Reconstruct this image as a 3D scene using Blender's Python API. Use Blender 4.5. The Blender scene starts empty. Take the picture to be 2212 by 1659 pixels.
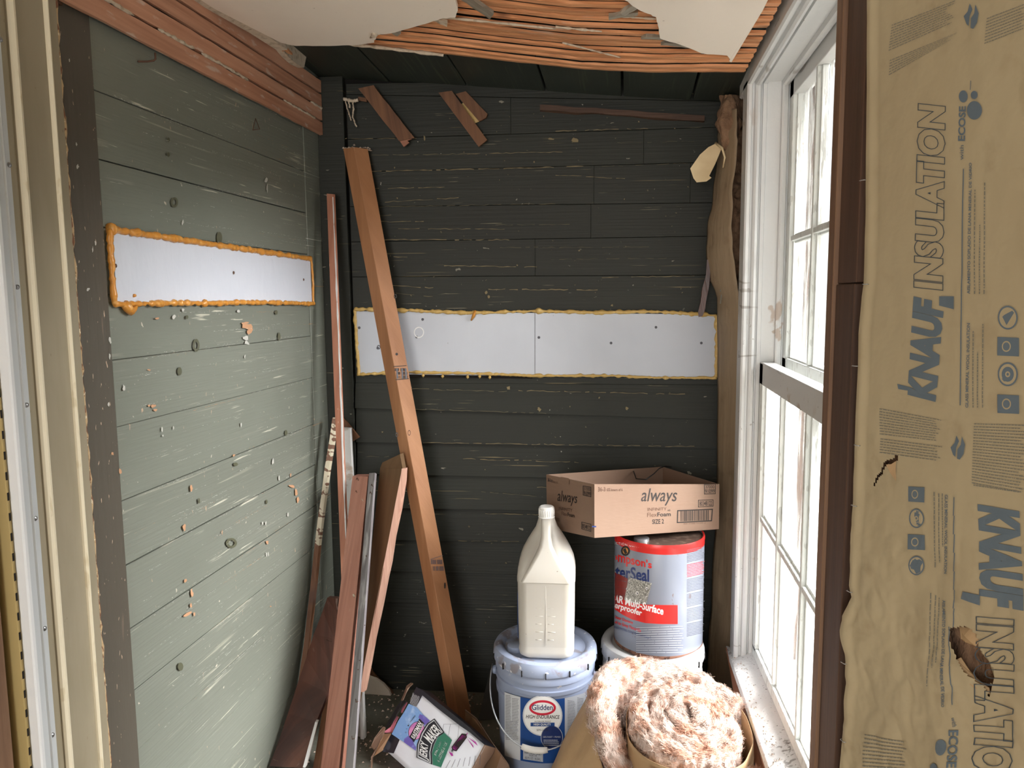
import bpy, bmesh, math, random
from mathutils import Vector as V, Matrix, noise
from math import sin, cos, radians, pi, sqrt, atan2
random.seed(7)
SC = bpy.context.scene
COL = SC.collection
# ------------------------------------------------------------------ camera
FPX = 1650.; IW, IH = 2212, 1659
yaw, pitch, roll = radians(8.7), radians(-6.4), radians(0.5)
f0 = V((-sin(yaw), cos(yaw), 0)); r0 = V((cos(yaw), sin(yaw), 0)); u0 = V((0, 0, 1))
FW = f0*cos(pitch)+u0*sin(pitch); UP = u0*cos(pitch)-f0*sin(pitch)
CR = r0*cos(roll)-UP*sin(roll); CU = UP*cos(roll)+r0*sin(roll)
CC = V((0, 0, 1.44))
cam = bpy.data.cameras.new('camera'); cam.sensor_width = 36; cam.lens = 36*FPX/IW; cam.clip_start = .05
co = bpy.data.objects.new('camera', cam); COL.objects.link(co)
m = Matrix((CR, CU, -FW)).transposed().to_4x4(); m.translation = CC; co.matrix_world = m
SC.camera = co
# ------------------------------------------------------------------ world, exposure
SC.view_settings.view_transform = 'Standard'; SC.view_settings.look = 'None'
SC.view_settings.gamma = 1; SC.view_settings.use_curve_mapping = False
SC.view_settings.exposure = 1.55
w = bpy.data.worlds.new('sky'); SC.world = w; w.use_nodes = True
nt = w.node_tree; bg = nt.nodes['Background']
tc = nt.nodes.new('ShaderNodeTexCoord'); sx = nt.nodes.new('ShaderNodeSeparateXYZ'); mr = nt.nodes.new('ShaderNodeMapRange')
mixw = nt.nodes.new('ShaderNodeMix'); mixw.data_type = 'RGBA'
nt.links.new(tc.outputs['Generated'], sx.inputs[0]); nt.links.new(sx.outputs['Z'], mr.inputs[0])
mr.inputs[1].default_value = -.08; mr.inputs[2].default_value = .1
mixw.inputs[6].default_value = (1.0, .97, .92, 1); mixw.inputs[7].default_value = (.93, .96, 1.0, 1)
nt.links.new(mr.outputs[0], mixw.inputs[0]); nt.links.new(mixw.outputs[2], bg.inputs[0])
ms = nt.nodes.new('ShaderNodeMapRange'); nt.links.new(sx.outputs['Z'], ms.inputs[0]); ms.inputs[1].default_value = 0; ms.inputs[2].default_value = .9   # overcast sky: zenith about three times the horizon
ms.inputs[3].default_value = .34; ms.inputs[4].default_value = 1.6; nt.links.new(ms.outputs[0], bg.inputs[1])
sl0 = bpy.data.lights.new('sun', 'SUN'); sl0.energy = 18.5; sl0.angle = radians(55); sl0.color = (1, .98, .95)    # sun behind thin cloud
so0 = bpy.data.objects.new('sun', sl0); COL.objects.link(so0); so0.rotation_euler = V((-.80, .06, -.55)).to_track_quat('-Z', 'Y').to_euler()
def portal(name, loc, rot, sx_, sy_):       # portals only guide sampling of the sky, they emit nothing
    l = bpy.data.lights.new(name, 'AREA'); l.shape = 'RECTANGLE'; l.size = sx_; l.size_y = sy_; l.cycles.is_portal = True
    o = bpy.data.objects.new(name, l); COL.objects.link(o); o.location = loc; o.rotation_euler = rot
portal('window_portal', (.62, 1.87, 1.2), (0, radians(90), 0), 1.9, 1.2)
al = bpy.data.lights.new('rear_fill_light', 'AREA'); al.shape = 'RECTANGLE'; al.size = 1.5; al.size_y = 1.8; al.energy = 23; al.color = (1, .98, .95)   # fill lamp added at the unseen rear opening, standing in for daylight from behind
ao = bpy.data.objects.new('rear_fill_light', al); COL.objects.link(ao); ao.location = (-.6, -2.98, 1.25); ao.rotation_euler = (radians(90), 0, 0)

# ------------------------------------------------------------------ helpers
def ray(px, py): return FW+CR*((px-IW/2)/FPX)-CU*((py-IH/2)/FPX)
def onX(px, py, x): d = ray(px, py); return CC+d*((x-CC.x)/d.x)
def onY(px, py, y): d = ray(px, py); return CC+d*((y-CC.y)/d.y)
def onZ(px, py, z): d = ray(px, py); return CC+d*((z-CC.z)/d.z)
def onP(px, py, P, N): d = ray(px, py); return CC+d*((P-CC).dot(N)/d.dot(N))
def srgb(c):
    return tuple((x/255/12.92 if x/255 <= .04045 else ((x/255+.055)/1.055)**2.4) for x in c)
def nz(x, y=0, z=0): return noise.noise(V((x, y, z)))
def tagged(o, label=None, cat=None, group=None, kind=None):
    if label: o['label'] = label
    if cat: o['category'] = cat
    if group: o['group'] = group
    if kind: o['kind'] = kind
    return o
def place(o, parent):
    COL.objects.link(o)
    if parent:
        o.parent = parent
        o.matrix_parent_inverse = Matrix.Translation(-parent.location)   # every parent's world matrix is its own location
    return o
def thing(name, loc, label=None, cat=None, group=None, kind=None):
    e = bpy.data.objects.new(name, None); e.location = loc; e.empty_display_size = .05; COL.objects.link(e)
    return tagged(e, label, cat, group, kind)
def mk(name, vs, fs, mt, parent=None, grain=None, smooth=False, bevel=0, uvoff=None):
    me = bpy.data.meshes.new(name); me.from_pydata([tuple(v) for v in vs], [], fs)
    bm = bmesh.new(); bm.from_mesh(me)
    bmesh.ops.recalc_face_normals(bm, faces=bm.faces)
    if bevel: bmesh.ops.bevel(bm, geom=bm.edges[:], offset=bevel, segments=1, affect='EDGES', profile=.7)
    if grain:
        l = grain[0].normalized(); wv = grain[1].normalized(); n = l.cross(wv)
        uv = bm.loops.layers.uv.new('grain'); o1, o2 = random.random()*9, random.random()*9
        for f in bm.faces:
            for lp in f.loops:
                c = lp.vert.co; lp[uv].uv = (c.dot(l)+o1, c.dot(wv)+c.dot(n)+o2)
    if smooth:
        for f in bm.faces: f.smooth = True
    bm.to_mesh(me); bm.free(); me.materials.append(mt)
    return place(bpy.data.objects.new(name, me), parent)
HF = [(0, 1, 2, 3), (7, 6, 5, 4), (0, 4, 5, 1), (1, 5, 6, 2), (2, 6, 7, 3), (3, 7, 4, 0)]
def hexa(name, q, t, mt, parent=None, grain=None, bevel=.0012):     # quad q extruded by t
    q = [V(p) for p in q]; t = V(t)
    if grain is None: grain = (q[1]-q[0], q[3]-q[0])
    if (q[3]-q[0]).length > (q[1]-q[0]).length: grain = (q[3]-q[0], q[1]-q[0])
    return mk(name, q+[p+t for p in q], HF, mt, parent, grain, bevel=bevel)
def box(name, a, b, mt, parent=None, bevel=.0015):
    a, b = V(a), V(b)
    return hexa(name, [(a.x, a.y, a.z), (b.x, a.y, a.z), (b.x, a.y, b.z), (a.x, a.y, b.z)], (0, b.y-a.y, 0), mt, parent, bevel=bevel)
def rough_plank(name, path, wv, tv, mt, parent=None, jit=.001, taper=None, jz=.0):   # plank swept along path with uneven edges
    vs = []; fs = []; n = len(path)
    wv, tv = V(wv), V(tv)
    for i, p in enumerate(path):
        k = (taper[i] if taper else 1)
        for a, b in ((-.5, 0), (.5, 0), (.5, 1), (-.5, 1)):
            vs.append(V(p)+wv*(a*k)+tv*b+wv.normalized()*random.uniform(-jit, jit)+tv.normalized()*random.uniform(-jz, jz))
    for i in range(n-1):
        for j in range(4):
            a, b = i*4+j, i*4+(j+1) % 4
            fs.append((a, b, b+4, a+4))
    fs += [(3, 2, 1, 0), tuple(4*(n-1)+j for j in range(4))]
    return mk(name, vs, fs, mt, parent, (V(path[-1])-V(path[0]), wv))
def lerp(a, b, t): return a+(b-a)*t
def seg(a, b, n): a, b = V(a), V(b); return [a.lerp(b, i/n) for i in range(n+1)]
def tube(name, pts, rad, mt, parent=None, ns=8, flat=None, smooth=True):
    pts = [V(p) for p in pts]; vs = []; fs = []; n = len(pts)
    up = None
    for i, p in enumerate(pts):
        d = (pts[min(i+1, n-1)]-pts[max(i-1, 0)]).normalized()
        if up is None: up = d.orthogonal().normalized()
        up = (up-d*up.dot(d)).normalized(); s = d.cross(up)
        r = rad[i] if isinstance(rad, (list, tuple)) else rad
        for k in range(ns):
            a = 2*pi*k/ns; vs.append(p+up*(r*cos(a))+s*(r*sin(a)))
    for i in range(n-1):
        for k in range(ns):
            a = i*ns+k; b = i*ns+(k+1) % ns; fs.append((a, b, b+ns, a+ns))
    fs += [tuple(range(ns)), tuple((n-1)*ns+k for k in range(ns))]
    return mk(name, vs, fs, mt, parent, smooth=smooth)
def lathe(name, prof, c, mt, parent=None, ns=64, smooth=True, wob=None):
    vs = []; fs = []; m_ = len(prof)
    for k in range(ns):
        a = 2*pi*k/ns
        for r, z in prof: vs.append((c[0]+r*cos(a), c[1]+r*sin(a), c[2]+z))
    for k in range(ns):
        for j in range(m_-1):
            a = k*m_+j; b = ((k+1) % ns)*m_+j; fs.append((a, b, b+1, a+1))
    o = mk(name, vs, fs, mt, parent, smooth=smooth)
    bm = bmesh.new(); bm.from_mesh(o.data); bmesh.ops.remove_doubles(bm, verts=bm.verts, dist=1e-5); bmesh.ops.recalc_face_normals(bm, faces=bm.faces)
    bm.to_mesh(o.data); bm.free()
    o.data.set_sharp_from_angle(angle=radians(38))
    return o
def grid(name, fn, nu, nv, mt, parent=None, smooth=True, thick=0, skip=None):
    vs = [fn(i/nu, j/nv) for j in range(nv+1) for i in range(nu+1)]
    fs = []
    for j in range(nv):
        for i in range(nu):
            if skip and skip((i+.5)/nu, (j+.5)/nv): continue
            a = j*(nu+1)+i; fs.append((a, a+1, a+nu+2, a+nu+1))
    o = mk(name, vs, fs, mt, parent, smooth=smooth)
    if thick:
        md = o.modifiers.new('thick', 'SOLIDIFY'); md.thickness = thick; md.offset = 0
    return o
def prism(name, prof, A, B, mt, parent=None, ax=(V((1, 0, 0)), V((0, 1, 0)))):      # 2D profile swept straight A->B
    n = len(prof); vs = [V(A)+ax[0]*p[0]+ax[1]*p[1] for p in prof]+[V(B)+ax[0]*p[0]+ax[1]*p[1] for p in prof]
    fs = [(i, (i+1) % n, n+(i+1) % n, n+i) for i in range(n)]+[tuple(range(n)), tuple(n+i for i in range(n))]
    return mk(name, vs, fs, mt, parent, (V(B)-V(A), ax[1]))
def slab(name, poly, t, mt, parent=None, grain=None):              # polygon (3D points) with thickness vector
    n = len(poly); poly = [V(p) for p in poly]; t = V(t); vs = poly+[p+t for p in poly]
    fs = [tuple(range(n)), tuple(2*n-1-i for i in range(n))]+[(i, (i+1) % n, n+(i+1) % n, n+i) for i in range(n)]
    return mk(name, vs, fs, mt, parent, grain or (poly[1]-poly[0], t.cross(poly[1]-poly[0])))

# ------------------------------------------------------------------ materials
def MAT(name, base, rough=.6, layers=(), bump=None, coords='Object', spec=.5, metal=0, vary=0, trans=0, sss=0):
    """layers: (scale xyz, detail, lo, hi, colour, amount[, mask scale xyz, mlo, mhi]); noise between lo..hi blends colour in"""
    mt = bpy.data.materials.new(name); mt.use_nodes = True; n = mt.node_tree.nodes; L = mt.node_tree.links
    b = n['Principled BSDF']; b.inputs['Roughness'].default_value = rough; b.inputs['Metallic'].default_value = metal
    b.inputs['Specular IOR Level'].default_value = spec
    t = n.new('ShaderNodeTexCoord'); src = t.outputs[coords]
    def nse(sc, det, dist=0, off=0):
        mp = n.new('ShaderNodeMapping'); mp.inputs['Scale'].default_value = sc; mp.inputs['Location'].default_value = (off, off*1.7, off*.6)
        L.new(src, mp.inputs[0]); x = n.new('ShaderNodeTexNoise'); x.inputs['Scale'].default_value = 1; x.inputs['Detail'].default_value = det
        x.inputs['Distortion'].default_value = dist; L.new(mp.outputs[0], x.inputs[0]); return x.outputs[0]
    def ramp(s, lo, hi, a=0, c=1):
        r = n.new('ShaderNodeMapRange'); r.inputs[1].default_value = lo; r.inputs[2].default_value = hi; r.inputs[3].default_value = a; r.inputs[4].default_value = c
        L.new(s, r.inputs[0]); return r.outputs[0]
    def mul(a, c):
        x = n.new('ShaderNodeMath'); x.operation = 'MULTIPLY'; L.new(a, x.inputs[0])
        if isinstance(c, (int, float)): x.inputs[1].default_value = c
        else: L.new(c, x.inputs[1])
        return x.outputs[0]
    rgb = n.new('ShaderNodeRGB'); rgb.outputs[0].default_value = (*srgb(base), 1); cur = rgb.outputs[0]
    for i, ly in enumerate(layers):
        sc, det, lo, hi, colr, amt = ly[:6]
        f = ramp(nse(sc, det, .3, 3.1*i), lo, hi)
        if len(ly) > 6: f = mul(f, ramp(nse(ly[6], 2, 0, 5+i), ly[7], ly[8]))
        f = mul(f, amt)
        mx = n.new('ShaderNodeMix'); mx.data_type = 'RGBA'; L.new(f, mx.inputs[0]); L.new(cur, mx.inputs[6]); mx.inputs[7].default_value = (*srgb(colr), 1)
        cur = mx.outputs[2]
    if vary:
        oi = n.new('ShaderNodeObjectInfo'); hs = n.new('ShaderNodeHueSaturation'); L.new(ramp(oi.outputs['Random'], 0, 1, 1-vary, 1+vary), hs.inputs['Value'])
        L.new(cur, hs.inputs['Color']); cur = hs.outputs[0]
    L.new(cur, b.inputs['Base Color'])
    if sss: b.inputs['Subsurface Weight'].default_value = sss; b.inputs['Subsurface Radius'].default_value = (.02, .015, .01)
    if bump:
        prev = None
        for i, (sc, det, st) in enumerate(bump):
            bp = n.new('ShaderNodeBump'); bp.inputs['Strength'].default_value = 1; bp.inputs['Distance'].default_value = st
            L.new(nse(sc, det, .2, 11+i), bp.inputs['Height'])
            if prev: L.new(prev, bp.inputs['Normal'])
            prev = bp.outputs[0]
        L.new(prev, b.inputs['Normal'])
    return mt
CH = (198, 196, 178)
# left wall: coordinates x across, y along, z up
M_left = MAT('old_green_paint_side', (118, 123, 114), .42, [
    ((1, 1.5, 3), 3, .4, .75, (130, 135, 126), .7),
    ((1, 2.2, 90), 4, .61, .64, CH, .35, (1, 2.5, 9), .52, .62),
    ((1, 5, 130), 3, .63, .66, (214, 212, 196), .75, (1, 3, 14), .55, .62),
    ((1, 60, 60), 2, .74, .77, (214, 205, 190), .8),
    ((1, 110, 34), 2, .74, .76, (205, 176, 150), .7),
    ((1, 45, 6), 2, .66, .8, (120, 128, 118), .4)],
    bump=[((1, 6, 160), 3, .0012), ((1, 3, 3), 2, .004)])
M_corner = MAT('old_green_paint_post', (84, 79, 70), .5, [
    ((1, 60, 7), 4, .62, .68, (150, 128, 112), .6, (1, 8, 3), .5, .6),
    ((1, 130, 40), 2, .69, .72, (205, 182, 160), .8)], bump=[((1, 90, 5), 3, .001)])
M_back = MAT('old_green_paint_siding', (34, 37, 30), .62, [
    ((2, 1, 4), 3, .4, .75, (31, 33, 28), .8),
    ((2.2, 1, 170), 3, .665, .68, (176, 156, 112), .5, (3, 1, 7), .55, .62),
    ((6, 1, 240), 3, .69, .71, (180, 170, 140), .5, (4, 1, 11), .56, .6),
    ((75, 1, 75), 2, .75, .77, (200, 195, 180), .8, (5, 1, 4), .5, .6),
    ((20, 1, 50), 3, .74, .76, (170, 165, 150), .6)], bump=[((4, 1, 150), 3, .001), ((3, 1, 3), 2, .003)], vary=.10)
M_soffit = MAT('green_ceiling_paint', (44, 50, 44), .5, [((90, 3, 1), 3, .6, .7, (98, 104, 84), .4), ((3, 3, 3), 3, .4, .7, (50, 56, 50), .7)], bump=[((90, 3, 1), 3, .001)], vary=.12)
def wood(name, c, dark, light=None, rough=.65, vary=.08, sc=(3, 70, 1), amt=.7, stains=None):
    ly = [(sc, 4, .35, .7, dark, amt), ((1.2, 14, 1), 3, .45, .7, light or c, .6)]
    if stains: ly += stains
    return MAT(name, c, rough, ly, bump=[((4, 160, 1), 3, .0008)], coords='UV', vary=vary)
M_lath = wood('lath_wood', (240, 172, 120), (160, 96, 60), (240, 180, 136), vary=.13, stains=[((9, 50, 1), 3, .66, .74, (205, 180, 160), .6), ((5, 12, 1), 2, .68, .8, (66, 40, 30), .8)])
M_lathw = wood('lath_wood_side', (200, 148, 120), (156, 104, 78), (212, 168, 142), vary=.08, stains=[((14, 50, 1), 3, .62, .7, (214, 196, 184), .6)])
M_lathg = wood('lath_dusty', (150, 142, 128), (110, 100, 88), (176, 166, 150))
M_post = wood('fir_framing', (170, 120, 82), (134, 88, 56), (188, 138, 100), rough=.6, vary=.02, sc=(2.5, 45, 1), amt=.5, stains=[((25, 60, 1), 2, .78, .8, (110, 66, 44), .8)])
M_scrap = wood('dark_scrap_wood', (118, 80, 54), (78, 50, 34), (132, 92, 62), stains=[((7, 7, 1), 2, .6, .75, (60, 38, 30), .7)])
M_brown = wood('stained_red_brown_wood', (182, 128, 110), (142, 88, 72), (194, 142, 124), rough=.42, vary=.05, stains=[((3, 9, 1), 3, .58, .72, (62, 38, 34), .7), ((30, 160, 1), 2, .72, .75, (190, 160, 140), .5)])
M_dbrown = wood('dark_stained_wood', (92, 58, 48), (54, 34, 30), (112, 72, 56), rough=.35, stains=[((3, 6, 1), 3, .5, .7, (44, 28, 26), .8), ((16, 40, 1), 2, .7, .76, (160, 140, 130), .5)])
M_strip = wood('salmon_lath_strip', (170, 116, 92), (140, 88, 68), (180, 128, 104), stains=[((20, 80, 1), 2, .68, .72, (220, 205, 190), .7)])
M_ply = wood('plywood_face', (112, 86, 58), (90, 66, 44), (124, 96, 66), amt=.5)
M_plyedge = wood('split_plank_edge', (214, 172, 152), (176, 122, 104), (226, 190, 172), sc=(3, 120, 1))
M_grey = wood('weathered_grey_wood', (146, 142, 146), (84, 78, 80), (172, 168, 172), sc=(3, 60, 1), amt=.9, stains=[((8, 30, 1), 3, .58, .7, (208, 206, 208), .7)])
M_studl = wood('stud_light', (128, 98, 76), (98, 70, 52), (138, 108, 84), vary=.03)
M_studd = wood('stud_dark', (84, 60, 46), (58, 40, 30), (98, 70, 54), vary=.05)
M_torn = wood('torn_wood', (160, 108, 82), (116, 72, 52), (178, 128, 100))
M_ext = MAT('sheathing', (70, 50, 38), .8)
WB = [((14, 14, 14), 4, .62, .66, (170, 142, 116), .6, (4, 4, 4), .52, .60), ((3, 3, 26), 3, .64, .66, (120, 108, 98), .5, (6, 6, 3), .52, .6), ((60, 60, 60), 3, .7, .73, (120, 104, 90), .6, (5, 5, 5), .5, .6)]
M_white = MAT('white_window_paint', (216, 217, 217), .45, WB, bump=[((30, 30, 6), 4, .001), ((120, 120, 120), 3, .0004)])
M_whitec = MAT('crackled_white_paint', (228, 232, 230), .5, [((80, 80, 22), 4, .60, .64, (170, 170, 165), .5), ((20, 20, 12), 4, .69, .72, (180, 130, 100), .8, (3, 3, 3), .5, .6)], bump=[((100, 100, 16), 4, .0022)])
M_sill = MAT('dirty_white_sill', (236, 236, 236), .5, [((70, 70, 70), 4, .55, .62, (84, 74, 66), .85, (5, 3, 5), .46, .6), ((150, 150, 150), 3, .66, .7, (70, 60, 52), .9)], bump=[((90, 90, 90), 4, .003)])
M_plaster = MAT('plaster', (246, 234, 220), .7, [((3, 3, 3), 3, .5, .7, (240, 226, 212), .6), ((60, 60, 60), 3, .74, .77, (160, 140, 120), .5)], bump=[((8, 8, 8), 4, .002)])
M_plastedge = MAT('broken_plaster', (205, 190, 170), .9, [((60, 60, 60), 4, .5, .7, (160, 142, 120), .8)], bump=[((70, 70, 70), 4, .005)])
M_cream = MAT('cream_casing_paint', (156, 147, 126), .38, [((1, 30, 6), 3, .45, .7, (146, 138, 116), .6), ((1, 90, 40), 2, .75, .77, (120, 110, 90), .6)], bump=[((1, 60, 3), 3, .0006)])
M_ridge = MAT('cream_bead_paint', (232, 224, 200), .35, [((1, 60, 12), 3, .62, .66, (200, 186, 150), .5)])
M_wstrip = MAT('yellowed_weatherstrip', (176, 156, 104), .7)
M_ridgew = MAT('bright_white_metal', (232, 236, 240), .3)
M_peel = MAT('peeling_edge', (196, 170, 132), .8, [((1, 160, 50), 4, .5, .56, (118, 74, 54), .9), ((1, 80, 90), 3, .62, .66, (232, 222, 196), .8)], bump=[((60, 60, 60), 3, .003)])
M_metal = MAT('white_metal_strip', (206, 212, 216), .3, [((1, 1, 1), 2, .4, .7, (190, 198, 204), .5)])
M_screw = MAT('screw_metal', (150, 152, 154), .3, metal=.9)
M_foamb = MAT('white_foil_board', (214, 220, 232), .32, [((4, 4, 4), 3, .5, .7, (200, 208, 222), .5), ((60, 60, 60), 3, .76, .78, (150, 150, 150), .6)], bump=[((12, 30, 9), 3, .0012), ((30, 70, 30), 2, .0006)])
M_foambk = MAT('shaded_foil_board', (196, 202, 214), .34, [((4, 4, 4), 3, .5, .7, (186, 192, 204), .5), ((60, 60, 60), 3, .76, .78, (130, 130, 130), .6)], bump=[((30, 12, 4), 3, .0006)])  # same foil board as the left panel, back-wall shade put into the base
M_bead1 = MAT('amber_spray_foam', (206, 142, 62), .28, [((60, 60, 60), 3, .55, .7, (226, 176, 104), .7)], bump=[((70, 70, 70), 2, .003)])
M_bead2 = MAT('pale_spray_foam', (206, 172, 102), .4, [((60, 60, 60), 3, .55, .7, (226, 196, 130), .7)], bump=[((70, 70, 70), 2, .003)])
M_kraft = MAT('kraft_paper', (180, 166, 136), .62, [((3, 3, 3), 4, .4, .7, (168, 152, 122), .7), ((18, 18, 18), 4, .58, .7, (156, 138, 108), .4)], bump=[((6, 6, 6), 4, .006), ((30, 30, 30), 3, .0012)])
M_kraftd = MAT('kraft_paper_darker', (158, 138, 112), .65, [((3, 3, 3), 4, .4, .7, (140, 120, 96), .8), ((18, 18, 18), 4, .58, .7, (120, 100, 78), .4)], bump=[((6, 6, 3), 4, .006), ((60, 60, 8), 3, .002)])  # darker kraft tone for the batt beside the back wall
M_kraftl = MAT('kraft_paper_light', (190, 160, 122), .6, [((5, 5, 5), 4, .4, .7, (172, 140, 104), .8)], bump=[((12, 12, 12), 4, .006), ((50, 50, 30), 3, .001)])
M_ink = MAT('blue_grey_ink', (98, 112, 124), .6)
M_inkl = MAT('pale_ink', (126, 124, 114), .6)
M_fluff = MAT('pink_fiberglass', (210, 190, 180), .95, [((30, 30, 30), 5, .50, .66, (196, 148, 122), .7), ((70, 70, 70), 4, .56, .66, (228, 212, 204), .9), ((90, 90, 90), 3, .73, .76, (120, 90, 80), .6)], bump=[((45, 45, 45), 5, .012), ((160, 160, 60), 4, .004)], sss=.1)
M_fluffd = MAT('dusty_fiberglass', (150, 118, 92), .95, [((30, 30, 30), 5, .4, .65, (110, 82, 62), .8)], bump=[((45, 45, 30), 5, .012)])
M_card = MAT('cardboard', (134, 109, 92), .7, [((3, 3, 3), 4, .45, .7, (130, 102, 84), .6), ((30, 3, 3), 3, .7, .73, (170, 140, 118), .3)], bump=[((40, 40, 200), 2, .0003), ((6, 6, 6), 3, .002)])
M_cardin = MAT('cardboard_inside', (156, 122, 94), .75, [((60, 4, 4), 2, .5, .7, (162, 120, 88), .6)])
M_black = MAT('black_print', (34, 28, 26), .6)
M_jug = MAT('white_plastic_jug', (192, 188, 180), .38, [((6, 6, 6), 3, .55, .7, (184, 178, 164), .6), ((90, 90, 90), 2, .76, .78, (110, 90, 70), .7)], sss=.05)
M_jugd = MAT('grimy_jug_plastic', (196, 188, 170), .45, [((14, 14, 14), 3, .5, .65, (140, 124, 100), .7)])
M_cap = MAT('white_cap', (232, 232, 230), .4)
M_pail = MAT('grey_blue_pail', (148, 160, 186), .36, [((12, 12, 12), 4, .62, .68, (188, 192, 200), .6), ((40, 40, 40), 3, .7, .72, (210, 206, 200), .7)])
M_lid = MAT('grey_blue_lid', (154, 166, 192), .34, [((14, 14, 14), 4, .58, .64, (128, 112, 100), .6), ((50, 50, 50), 3, .66, .69, (226, 228, 232), .8), ((90, 90, 90), 2, .72, .74, (140, 90, 64), .8)])
M_wpail = MAT('white_pail', (176, 178, 180), .36, [((20, 20, 20), 3, .66, .7, (170, 166, 160), .5)])
M_rust = MAT('rusty_rim', (122, 84, 66), .7, [((60, 60, 60), 3, .5, .6, (70, 46, 38), .9)])
M_can = MAT('white_can_print', (128, 134, 148), .26, [((40, 40, 20), 3, .72, .74, (110, 80, 60), .6), ((4, 4, 4), 2, .5, .7, (130, 136, 150), .5)])
M_canred = MAT('red_can_print', (206, 40, 38), .28)
M_cantop = MAT('dirty_can_top', (92, 74, 66), .45, [((50, 50, 50), 4, .5, .65, (140, 120, 106), .7)], metal=.3)
M_redbrick = MAT('brick_red_print', (120, 46, 42), .3)
M_stonepr = MAT('speckled_stone_print', (160, 160, 154), .35, [((260, 260, 260), 2, .5, .56, (96, 96, 92), .9), ((200, 200, 200), 2, .62, .66, (220, 220, 214), .9)])
M_navy = MAT('navy_print', (30, 50, 104), .3)
M_blue = MAT('blue_label', (24, 70, 138), .35)
M_ltlabel = MAT('pale_grey_label', (206, 210, 216), .4)
M_ltlabel2 = MAT('silver_label', (176, 182, 192), .4)
M_tinyprint = MAT('tiny_grey_print', (80, 82, 92), .5)
M_redpr = MAT('crimson_print', (206, 40, 66), .35)
M_whitepr = MAT('white_print', (238, 240, 242), .35)
M_steel = MAT('steel_wire', (190, 196, 204), .3, metal=.8)
M_wirer = MAT('rusty_nail', (96, 70, 56), .6, metal=.3)
M_jface = MAT('glossy_white_card', (226, 230, 240), .25, bump=[((8, 8, 8), 3, .001)])
M_jblack = MAT('glossy_black_card', (36, 36, 44), .35, [((20, 20, 20), 3, .66, .7, (90, 92, 104), .5)])
M_jsky = MAT('sky_blue_print', (126, 168, 224), .3, [((25, 25, 25), 3, .55, .7, (186, 212, 244), .8)])
M_jpurple = MAT('purple_hill_print', (112, 100, 186), .3, [((30, 30, 30), 3, .5, .65, (140, 150, 220), .8)])
M_jpink = MAT('pink_print', (224, 150, 200), .35, [((30, 30, 30), 3, .5, .65, (190, 110, 190), .8)])
M_jrose = MAT('rose_card', (206, 120, 140), .5)
M_jgreen = MAT('green_print', (52, 120, 98), .3)
M_magenta = MAT('magenta_print', (170, 50, 150), .3)
M_floor = MAT('dirty_floor', (124, 124, 112), .85, [((9, 9, 9), 5, .4, .65, (92, 92, 82), .8), ((90, 90, 90), 3, .64, .68, (150, 140, 126), .8), ((40, 40, 40), 3, .7, .73, (120, 84, 66), .8)], bump=[((50, 50, 50), 4, .003)])
M_crumb = MAT('crumbs', (190, 172, 156), .9, vary=.3)
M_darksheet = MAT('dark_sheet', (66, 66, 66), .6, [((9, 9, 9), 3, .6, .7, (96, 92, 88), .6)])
M_chip1 = MAT('bare_wood_chip', (190, 146, 112), .8)
M_chip2 = MAT('pale_drip', (196, 196, 190), .5)
M_chip3 = MAT('dark_knot', (88, 90, 72), .5)
M_dark = MAT('dark_void', (20, 16, 14), .9)
M_room = MAT('plain_room_wall', (196, 186, 170), .8)
M_cobweb = MAT('pale_flap_paper', (226, 206, 166), .7, [((10, 10, 10), 3, .5, .7, (206, 180, 138), .7)])
M_rfloor = MAT('unseen_bounce_floor', (214, 200, 178), .6)
M_wire = MAT('black_wire', (20, 20, 20), .5)
def pane_mat():  # transparent glass mixed with streaks of white diffuse
    mt = bpy.data.materials.new('streaky_white_glass'); mt.use_nodes = True; n = mt.node_tree.nodes; L = mt.node_tree.links; n.clear()
    out = n.new('ShaderNodeOutputMaterial'); tr = n.new('ShaderNodeBsdfTransparent'); tl = n.new('ShaderNodeBsdfTranslucent'); df = n.new('ShaderNodeBsdfDiffuse'); gl = n.new('ShaderNodeBsdfGlossy')
    gl.inputs['Roughness'].default_value = .12
    t = n.new('ShaderNodeTexCoord'); mp = n.new('ShaderNodeMapping'); mp.inputs['Scale'].default_value = (30, 30, 7); ns = n.new('ShaderNodeTexNoise'); ns.inputs['Detail'].default_value = 4; ns.inputs['Scale'].default_value = 1
    L.new(t.outputs['Object'], mp.inputs[0]); L.new(mp.outputs[0], ns.inputs[0])
    cr = n.new('ShaderNodeMix'); cr.data_type = 'RGBA'; cr.inputs[6].default_value = (*srgb((186, 200, 202)), 1); cr.inputs[7].default_value = (*srgb((236, 238, 236)), 1)
    mr = n.new('ShaderNodeMapRange'); mr.inputs[1].default_value = .38; mr.inputs[2].default_value = .55; L.new(ns.outputs[0], mr.inputs[0]); L.new(mr.outputs[0], cr.inputs[0])
    L.new(cr.outputs[2], tl.inputs[0]); L.new(cr.outputs[2], df.inputs[0])
    def mix(a, b, f):
        x = n.new('ShaderNodeMixShader'); x.inputs[0].default_value = f; L.new(a, x.inputs[1]); L.new(b, x.inputs[2]); return x.outputs[0]
    s = mix(df.outputs[0], tl.outputs[0], .03); x_ = n.new('ShaderNodeMixShader'); mr2 = n.new('ShaderNodeMapRange'); mr2.inputs[1].default_value = .42; mr2.inputs[2].default_value = .60; mr2.inputs[3].default_value = .92; mr2.inputs[4].default_value = .40; L.new(ns.outputs[0], mr2.inputs[0]); L.new(mr2.outputs[0], x_.inputs[0]); L.new(s, x_.inputs[1]); L.new(tr.outputs[0], x_.inputs[2]); s = x_.outputs[0]; s = mix(s, gl.outputs[0], .07)
    L.new(s, out.inputs[0]); return mt
M_pane = pane_mat()

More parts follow.
